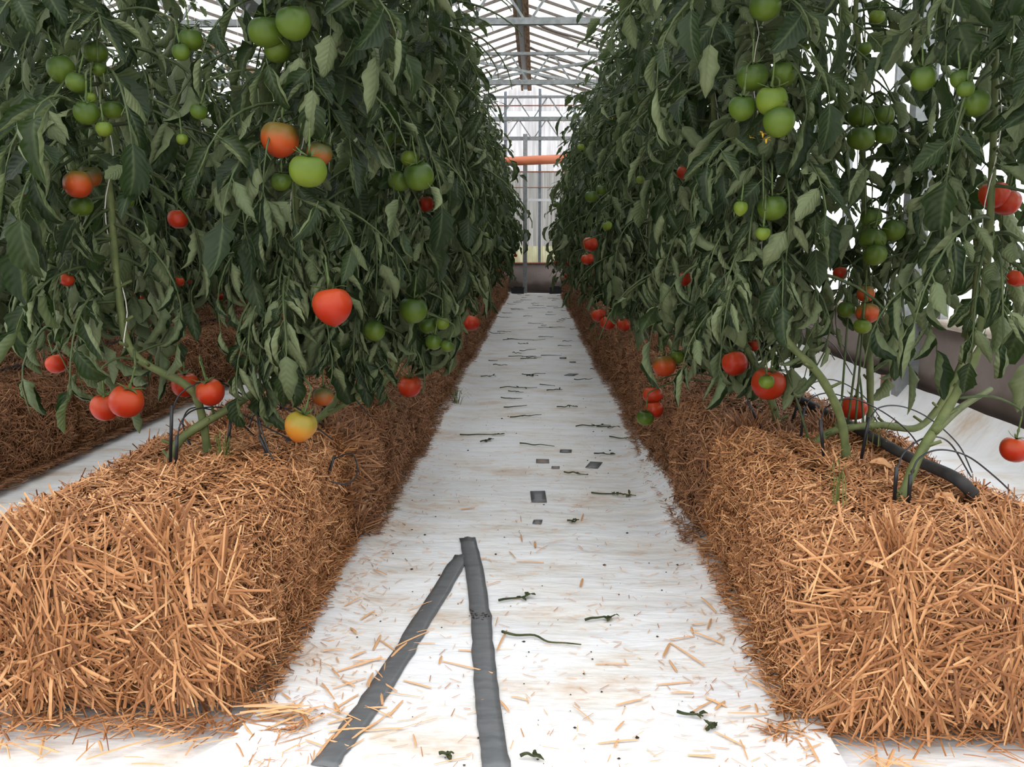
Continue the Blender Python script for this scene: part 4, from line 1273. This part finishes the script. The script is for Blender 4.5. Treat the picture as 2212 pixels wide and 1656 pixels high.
# right row
dripper(P(1937, 1008, 1.70), P(1932, 1076, 1.70), pd((1955, 975, 1.72), (2000, 945, 1.78), (2050, 955, 1.85), (2098, 1030, 1.95)), 'drip stake close on the left of the thick front stem of the right row', GDR)
dripper(P(1967, 1025, 1.70), P(1962, 1092, 1.70), pd((1985, 990, 1.71), (2030, 971, 1.74), (2090, 985, 1.78), (2150, 1030, 1.82), (2197, 1075, 1.85)), 'drip stake close on the right of the thick front stem, wide arching tube', GDR)
dripper(P(1772, 905, 2.02), P(1780, 1000, 2.02), pd((1785, 880, 2.05), (1835, 860, 2.1), (1900, 885, 2.15), (1960, 930, 2.2), (2000, 985, 2.25)), 'drip stake on the left of the tall bent stem of the right row', GDR)
dripper(P(1878, 900, 2.05), P(1860, 992, 2.05), pd((1900, 880, 2.08), (1950, 878, 2.12), (2010, 905, 2.16), (2070, 960, 2.2), (2100, 1020, 2.25)), 'leaning drip stake between the two front stems of the right row', GDR)
dripper(P(1737, 880, 2.25), P(1728, 962, 2.25), pd((1755, 858, 2.28), (1800, 850, 2.32), (1870, 880, 2.36), (1920, 950, 2.4)), 'drip stake before the level stem on the second right bale', GDR)
dripper(P(1615, 866, 2.4), P(1640, 918, 2.4), pd((1612, 840, 2.42), (1640, 810, 2.5), (1700, 800, 2.55), (1760, 840, 2.6)), 'drip stake left of the stem under the big red and green tomatoes', GDR)
dripper(P(1730, 850, 2.5), P(1712, 906, 2.5), pd((1750, 830, 2.5), (1800, 820, 2.55), (1860, 850, 2.6), (1900, 900, 2.65)), 'leaning drip stake behind the big red and green tomatoes', GDR)
dripper(P(1622, 820, 2.75), P(1620, 862, 2.75), pd((1635, 790, 2.78), (1680, 770, 2.85), (1740, 790, 2.9), (1790, 840, 2.95)), 'drip stake at the far end of the second right bale', GDR)
for j, (px, py, Y) in enumerate(((1640, 815, 3.0), (1660, 800, 3.2), (1625, 790, 3.4), (1590, 770, 3.7), (1560, 740, 4.1))):
    x = P(px, py, Y)[0] * 0.98
    f0 = np.array([x, Y, 0.38])
    dripper(f0 + (0, 0, 0.10), f0, [f0 + (0.04, 0, 0.16), f0 + (0.14, 0.02, 0.19), f0 + (0.26, 0.04, 0.14), f0 + (0.34, 0.05, 0.03)], f'arching drip tube behind the second right bale, {ORD[j]} counting away from the front', GDR)

# ================================================================== GROUND DETAILS: tape, trimmings, loose straw
def zt(x, y):
    return 0.010 + float(z_aisle(np.array([[x]]), np.array([[y]]))[0, 0])
def ribbon(name, pts, w, mat, label, cat, group=None, lift=0.0035, n=40, seed=0):
    """flat tape following the fabric"""
    p = smooth_path([(*G(*q)[:2], 0) for q in pts], max(2, n // len(pts)))
    T = np.gradient(p, axis=0); T /= np.linalg.norm(T, axis=1)[:, None]
    S = np.stack([T[:, 1], -T[:, 0], 0 * T[:, 0]], 1)
    rgx = np.random.default_rng(seed)
    V = []; m = 5
    for k in range(len(p)):
        for u in np.linspace(-0.5, 0.5, m):
            jag = rgx.normal(0, 0.0012) if abs(u) == 0.5 else 0
            q = p[k] + S[k] * (u * w + jag)
            crease = 0.0035 * math.exp(-((u - 0.08 * math.sin(k * 0.35)) / 0.07) ** 2)
            V.append((q[0], q[1], zt(q[0], q[1]) + lift + crease))
    V = np.array(V); nn = len(p)
    i, j = np.meshgrid(np.arange(nn - 1), np.arange(m - 1), indexing='ij')
    a = i * m + j
    Q = np.stack([a, a + m, a + m + 1, a + 1], -1).reshape(-1, 4)
    c = (p[0][0], p[0][1], 0.01)
    mb = MB(); mb.add(V, Q)
    o = mb.build(name, mat, None, c)
    so = o.modifiers.new('thickness', 'SOLIDIFY'); so.thickness = 0.0015; so.offset = -1
    return tag(o, label, cat, group)
ribbon('tape_strip', [(1010, 1176), (1022, 1230), (1034, 1310), (1043, 1400), (1050, 1500), (1062, 1600), (1073, 1680)], 0.046, M['tape'], 'long straight strip of grey duct tape on the aisle fabric', 'tape strip', 'grey tape strips', seed=1)
ribbon('tape_strip', [(1000, 1212), (962, 1272), (912, 1352), (862, 1438), (808, 1520), (750, 1604), (700, 1672)], 0.046, M['tape'], 'slanting strip of grey duct tape meeting the straight one at its top', 'tape strip', 'grey tape strips', lift=0.0022, seed=2)
def patch(px, py, wpx, hpx, brown, ang, label):
    c = G(px, py)
    w = wpx * c[1] / F; h = hpx / 1.0 * c[1] ** 2 / (F * EYE)
    mb = MB(); m = 4
    ca, sa = math.cos(ang), math.sin(ang)
    V = []
    for v in np.linspace(-0.5, 0.5, m):
        for u in np.linspace(-0.5, 0.5, m):
            x = c[0] + ca * u * w - sa * v * h; y = c[1] + sa * u * w + ca * v * h
            V.append((x, y, zt(x, y) + 0.003))
    i, j = np.meshgrid(np.arange(m - 1), np.arange(m - 1), indexing='ij')
    a = i * m + j
    mb.add(V, np.stack([a, a + 1, a + m + 1, a + m], -1).reshape(-1, 4))
    o = mb.build('tape_patch', M['tape_brown'] if brown else M['tape'], None, (c[0], c[1], 0.01))
    so = o.modifiers.new('thickness', 'SOLIDIFY'); so.thickness = 0.0012; so.offset = -1
    tag(o, label, 'tape patch', 'small tape patches on the aisle')
patch(1163, 1083, 34, 24, False, 0.04, 'largest square grey tape patch in the middle of the aisle')
patch(1161, 1138, 20, 9, False, -0.1, 'small grey tape patch just nearer than the largest square one')
patch(1172, 1004, 29, 9, True, 0.0, 'brownish soiled tape patch, the wider of the two brown ones')
patch(1200, 1018, 18, 5, True, -0.05, 'narrow brownish tape patch beside the wider brown one')
patch(1283, 1013, 28, 15, False, -0.25, 'grey tape patch with a lifted corner at the right of the aisle')
patch(1222, 982, 26, 6, False, -0.08, 'thin grey tape patch behind the two brown patches')
patch(1234, 814, 22, 6, False, -0.3, 'grey tape patch halfway down the aisle, turned askew')
patch(1216, 777, 15, 3, False, 0.0, 'tiny grey tape patch, further left of two halfway down the aisle')
patch(1237, 786, 14, 3, False, -0.05, 'tiny grey tape patch, nearer of two halfway down the aisle')

# dried plant trimmings
td = np.random.default_rng(91)
def trimming(px, py, Lpx, ang, bushy, label):
    c = G(px, py); c[2] = zt(c[0], c[1])
    L = Lpx * c[1] / F
    mb = MB()
    ca, sa = math.cos(ang), math.sin(ang)
    pts = []
    for u in np.linspace(-0.5, 0.5, 6):
        off = td.normal(0, 0.03) * L
        x = c[0] + ca * u * L - sa * off; y = c[1] + sa * u * L * 1.0 + ca * off
        pts.append((x, y, zt(x, y) + 0.005 + abs(td.normal(0, 0.003))))
    p = smooth_path(pts, 4)
    tube(mb, p, np.linspace(0.0032, 0.0014, len(p)), 5)
    for q in range(bushy):
        k = td.integers(len(p) // 2, len(p))
        Lf = td.uniform(0.008, 0.026); 
        V, Q = leaflet(Lf, Lf * 0.28, td.uniform(1, 2.5), td.normal(0.4, 0.4), td)
        R = frame(np.array([td.normal(), td.normal(), td.uniform(-0.1, 0.25)]), np.array([0, 0, 1.0]))
        W = V @ R.T + p[k]
        W[:, 2] = np.maximum(W[:, 2], c[2] + 0.003)
        mb.add(W, Q)
    tag(mb.build('leaf_trimming', M['trim_leaf'], None, c), label, 'dried plant trimming', 'dried plant trimmings on the aisle')
TR = [(1040, 950, 95, 0.05, 9, 'long dried leaf stalk with a clump of withered leaves below the left foliage'),
      (1052, 962, 34, 0.6, 10, 'dark brown withered clump just under the long stalk by the left bale'),
      (1225, 888, 48, 0.35, 6, 'short stalk with a curled leafy head in the middle of the aisle'),
      (1325, 1082, 100, -0.25, 12, 'long green trailing stalk near the right bales'),
      (1238, 1140, 28, 0.3, 4, 'small dark hooked twig between the tape patch and the right bale'),
      (1198, 850, 36, 0.2, 7, 'leafy withered sprig lying past the middle of the aisle'),
      (1120, 845, 82, 0.02, 3, 'thin long stalk lying straight across the aisle'),
      (1132, 738, 92, -0.06, 3, 'long thin stalk stretched across the aisle further back'),
      (1142, 780, 36, 0.1, 6, 'knotted bit of stalk in front of the far long stalk'),
      (1190, 772, 44, 0.03, 2, 'straight stalk beside the tiny tape patches'),
      (1128, 774, 60, 0.0, 2, 'faint stalk left of the straight one by the tape patches'),
      (1160, 972, 80, -0.25, 1, 'thin curved dark twig behind the brown tape patches'),
      (1150, 818, 26, 0.0, 4, 'small withered scrap past the thin straight stalk'),
      (1310, 932, 44, -0.05, 4, 'two-part dark scrap near the raised fabric edge'),
      (1112, 1306, 78, 0.35, 5, 'dark twig with withered tip right of the straight tape strip'),
      (1296, 1350, 74, 0.25, 6, 'dark dried sprig near the foot of the right front bale'),
      (1168, 1398, 190, -0.28, 0, 'long thin dark twig curving away from the straight tape strip'),
      (1180, 712, 36, 0.0, 3, 'short dark stalk far down the aisle'),
      (1055, 818, 34, 0.0, 4, 'withered scrap at the left edge of the aisle'),
      (1160, 668, 40, 0.0, 3, 'dark stalk near the far end of the aisle'),
      (1490, 1560, 60, -0.2, 4, 'blackened leaf scrap near the front right bale corner'),
      (1535, 1590, 24, 0.4, 5, 'black crumpled leaf by the front of the right bale'),
      (965, 1648, 34, 0.1, 5, 'black crumpled leaf between the two tape strips'),
      (1145, 1652, 46, 0.1, 6, 'crumpled dark leaf right of the straight tape strip at its near end')]
for t_ in TR: trimming(*t_)

# short dry bits of stalk strewn across the far half of the aisle
for q in range(56):
    Y = 3.2 + (q / 56) ** 0.9 * 11.5
    x = td.uniform(-0.38, 0.38)
    px = 1160 + x * F / Y; py = 525 + EYE * F / Y * 0.985
    trimming(px, py, td.uniform(0.05, 0.17) * F / Y, td.normal(0, 0.35), int(td.integers(0, 4)), 'short dry bit of stalk strewn on the far half of the aisle fabric')
    o_ = COL.objects[-1]
    o_.name = 'stalk_scrap'; o_['group'] = 'dry stalk scraps down the aisle'

# loose straws on the fabric: larger ones one by one, crumbs as one scatter
ls = np.random.default_rng(17)
SP = []
for c_, sp, n_ in (((0.0, 1.55), (0.42, 0.25), 26), ((-0.30, 1.75), (0.12, 0.25), 26), ((-0.36, 1.5), (0.10, 0.12), 26), ((0.36, 1.6), (0.08, 0.3), 22), ((0.62, 1.38), (0.25, 0.03), 18), ((-0.8, 1.38), (0.3, 0.03), 22), ((0.0, 2.4), (0.30, 0.6), 20)):
    for q in range(n_):
        SP.append((c_[0] + ls.normal(0, sp[0] * 0.6), c_[1] + ls.normal(0, sp[1] * 0.6)))
def inside_bale(x, y):
    return (y > 1.45) and (abs(x + 0.74) < 0.275 or abs(x - 0.70) < 0.265)
NSTRAW = 0
for x, y in SP:
    if inside_bale(x, y) or y < 1.22: continue
    mb = MB()
    L = ls.uniform(0.025, 0.075) + (ls.uniform() < 0.25) * ls.uniform(0, 0.06); w = ls.uniform(0.002, 0.0065)
    a = ls.uniform(0, np.pi)
    z = max(zt(x, y), zt(x + math.cos(a) * L / 2, y + math.sin(a) * L / 2), zt(x - math.cos(a) * L / 2, y - math.sin(a) * L / 2)) + 0.003
    straws(mb, np.array([[x, y, z]]), np.array([[0, 0, 1.0]]), np.array([[math.cos(a), math.sin(a), 0.0]]), np.array([L]), np.array([w]), np.array([ls.uniform(0, 0.004)]), 3)
    tag(mb.build('straw_stalk', M['loose'], None, (x, y, z), smooth=False), 'loose straw stalk fallen on the white ground fabric', 'straw', 'loose straws on the fabric')
    NSTRAW += 1
mb = MB()
n_ = 2200
yy = 1.2 + ls.exponential(1.0, n_) * 1.7
xx = np.where(ls.uniform(size=n_) < 0.45, ls.uniform(-0.46, 0.46, n_), np.where(ls.uniform(size=n_) < 0.5, -0.46 + ls.exponential(0.06, n_), 0.46 - ls.exponential(0.06, n_)))
ok = (yy < 15) & (np.abs(xx) < 0.5)
xx, yy = xx[ok], yy[ok]
zz = 0.010 + z_aisle(xx[:, None], yy[:, None])[:, 0] + 0.003
a = ls.uniform(0, np.pi, len(xx))
straws(mb, np.stack([xx, yy, zz], 1), np.tile([0, 0, 1.0], (len(xx), 1)), np.stack([np.cos(a), np.sin(a), 0 * a], 1), ls.uniform(0.006, 0.032, len(xx)), ls.uniform(0.001, 0.0028, len(xx)), np.zeros(len(xx)), 1)
tag(mb.build('straw_crumbs', M['loose'], smooth=False), 'scattered crumbs of broken straw over the aisle fabric', 'straw litter', kind='stuff')
mb = MB()
n_ = 240
yy = 1.25 + ls.exponential(1.0, n_) * 1.8; xx = ls.uniform(-0.44, 0.44, n_)
ok = yy < 14; xx, yy = xx[ok], yy[ok]
for x, y in zip(xx, yy):
    r_ = 0.0008 + ls.gamma(1.5, 0.0008)
    s_ = np.array([(1, 0, 0), (-1, 0, 0), (0, 1, 0), (0, -1, 0), (0, 0, 0.6), (0, 0, -0.6)]) * r_ * ls.uniform(0.6, 1.4, (6, 3))
    mb.add(s_ + (x, y, zt(x, y) + 0.002), None, [(0, 2, 4), (2, 1, 4), (1, 3, 4), (3, 0, 4), (2, 0, 5), (1, 2, 5), (3, 1, 5), (0, 3, 5)])
tag(mb.build('soil_crumbs', M['dirt']), 'dark crumbs of soil dotted over the aisle fabric', 'soil crumbs', kind='stuff')
# straw spilled at the foot of the front bales
mb = MB()
n_ = 900
sgn = np.where(ls.uniform(size=n_) < 0.5, -1, 1)
xx = np.where(sgn < 0, ls.uniform(-1.3, -0.40, n_), ls.uniform(0.40, 1.25, n_)); yy = 1.475 - np.abs(ls.normal(0, 0.035, n_))
a = ls.uniform(0, np.pi, n_)
straws(mb, np.stack([xx, yy, np.full(n_, 0.016) + ls.uniform(0, 0.012, n_)], 1), np.tile([0, 0, 1.0], (n_, 1)), np.stack([np.cos(a), np.sin(a), ls.normal(0, 0.08, n_)], 1), ls.uniform(0.02, 0.09, n_), ls.uniform(0.0018, 0.005, n_), ls.normal(0, 0.003, n_), 2)
tag(mb.build('spilled_straw', M['straw'], smooth=False), 'straw spilled in a band at the foot of the front bales', 'straw litter', kind='stuff')

# bundle of broken straw and a mud smear on the straight tape
bc = G(606, 1572)
for q in range(16):
    mb = MB(); L = ls.uniform(0.05, 0.11); a = ls.normal(0.35, 0.28)
    x, y = bc[0] + ls.normal(0, 0.022), bc[1] + ls.normal(0, 0.010)
    z = zt(x, y) + 0.004 + 0.0011 * q
    straws(mb, np.array([[x, y, z]]), np.array([[0, 0, 1.0]]), np.array([[math.cos(a), math.sin(a), 0.0]]), np.array([L]), np.array([ls.uniform(0.003, 0.007)]), np.array([0.003]), 3)
    tag(mb.build('straw_stalk', M['loose'], None, (x, y, z), smooth=False), 'straw stalk in the loose bundle near the front corner of the left bale', 'straw', 'bundle of straw by the left bale')
mc = G(1034, 1345)
mb = MB()
for q in range(60):
    x, y = mc[0] + ls.normal(0, 0.011), mc[1] + ls.normal(0, 0.016)
    r_ = ls.uniform(0.001, 0.004)
    s_ = np.array([(1, 0, 0), (-1, 0, 0), (0, 1, 0), (0, -1, 0), (0, 0, 0.35), (0, 0, -0.35)]) * r_ * ls.uniform(0.6, 1.4, (6, 3))
    mb.add(s_ + (x, y, zt(x, y) + 0.0055), None, [(0, 2, 4), (2, 1, 4), (1, 3, 4), (3, 0, 4), (2, 0, 5), (1, 2, 5), (3, 1, 5), (0, 3, 5)])
tag(mb.build('mud_crumbs', M['dirt']), 'smear of dried mud crumbs across the straight tape strip', 'mud', kind='stuff')

# dry leaves on the right bale, grass tufts
for px, py, s_, lab in ((1880, 1000, 0.030, 'crumpled dry leaf lying on the front right bale by the bent stem'), (1945 + 75, 1075, 0.026, 'crumpled dry leaf beside the drip stakes of the right bale')):
    c = G(px, py, 0.372)
    mb = MB(); V, Q = leaflet(s_ * 2, s_ * 0.7, 1.2, 0.8, ls, 0.6); mb.add(V + c, Q)
    tag(mb.build('dry_leaf', M['leafdry'], None, c), lab, 'dry leaf')
def grass(c, n, h, spread, lab):
    mb = MB(); c = np.asarray(c, float)
    for q in range(n):
        a = ls.uniform(0, 6.28); L = h * ls.uniform(0.5, 1.1)
        d = np.array([math.cos(a), math.sin(a), 0]) * spread * ls.uniform(0.3, 1)
        s_ = np.array([-math.sin(a), math.cos(a), 0]) * 0.0013
        o = c + np.array([ls.normal(0, 0.012), ls.normal(0, 0.012), 0])
        pts = [o, o + d * 0.35 + (0, 0, L * 0.6), o + d * 0.8 + (0, 0, L * 0.85), o + d * 1.25 + (0, 0, L * 0.7)]
        p = smooth_path(pts, 3)
        V = np.concatenate([p - s_, p + s_ * np.linspace(1, 0.1, len(p))[:, None]]); m_ = len(p)
        mb.add(V, [(i_, i_ + 1, m_ + i_ + 1, m_ + i_) for i_ in range(m_ - 1)])
    tag(mb.build('grass_tuft', M['grass'], None, c), lab, 'grass tuft')
g1 = G(800, 1130); grass((g1[0], g1[1], 0.015), 34, 0.05, 0.10, 'green grass tuft spilling onto the fabric at the gap behind the front left bale')
grass(G(1805, 1085, 0.37), 9, 0.09, 0.02, 'few upright grass blades on top of the front right bale')
grass(G(1890, 960, 0.37), 8, 0.08, 0.02, 'grass blades on the right bale near the level stem')
g2 = G(1440, 1060); grass((g2[0] - 0.01, g2[1], 0.02), 26, 0.10, 0.05, 'grass tuft in the joint between the front and second right bales')
grass(G(480, 985, 0.37), 18, 0.06, 0.03, 'grass blades among the stems on the front left bale')
g3 = G(985, 880); grass((g3[0], g3[1], 0.015), 26, 0.10, 0.10, 'grass tuft leaning over the aisle under the left foliage')
# withered flower stalk by the red tomato at the right
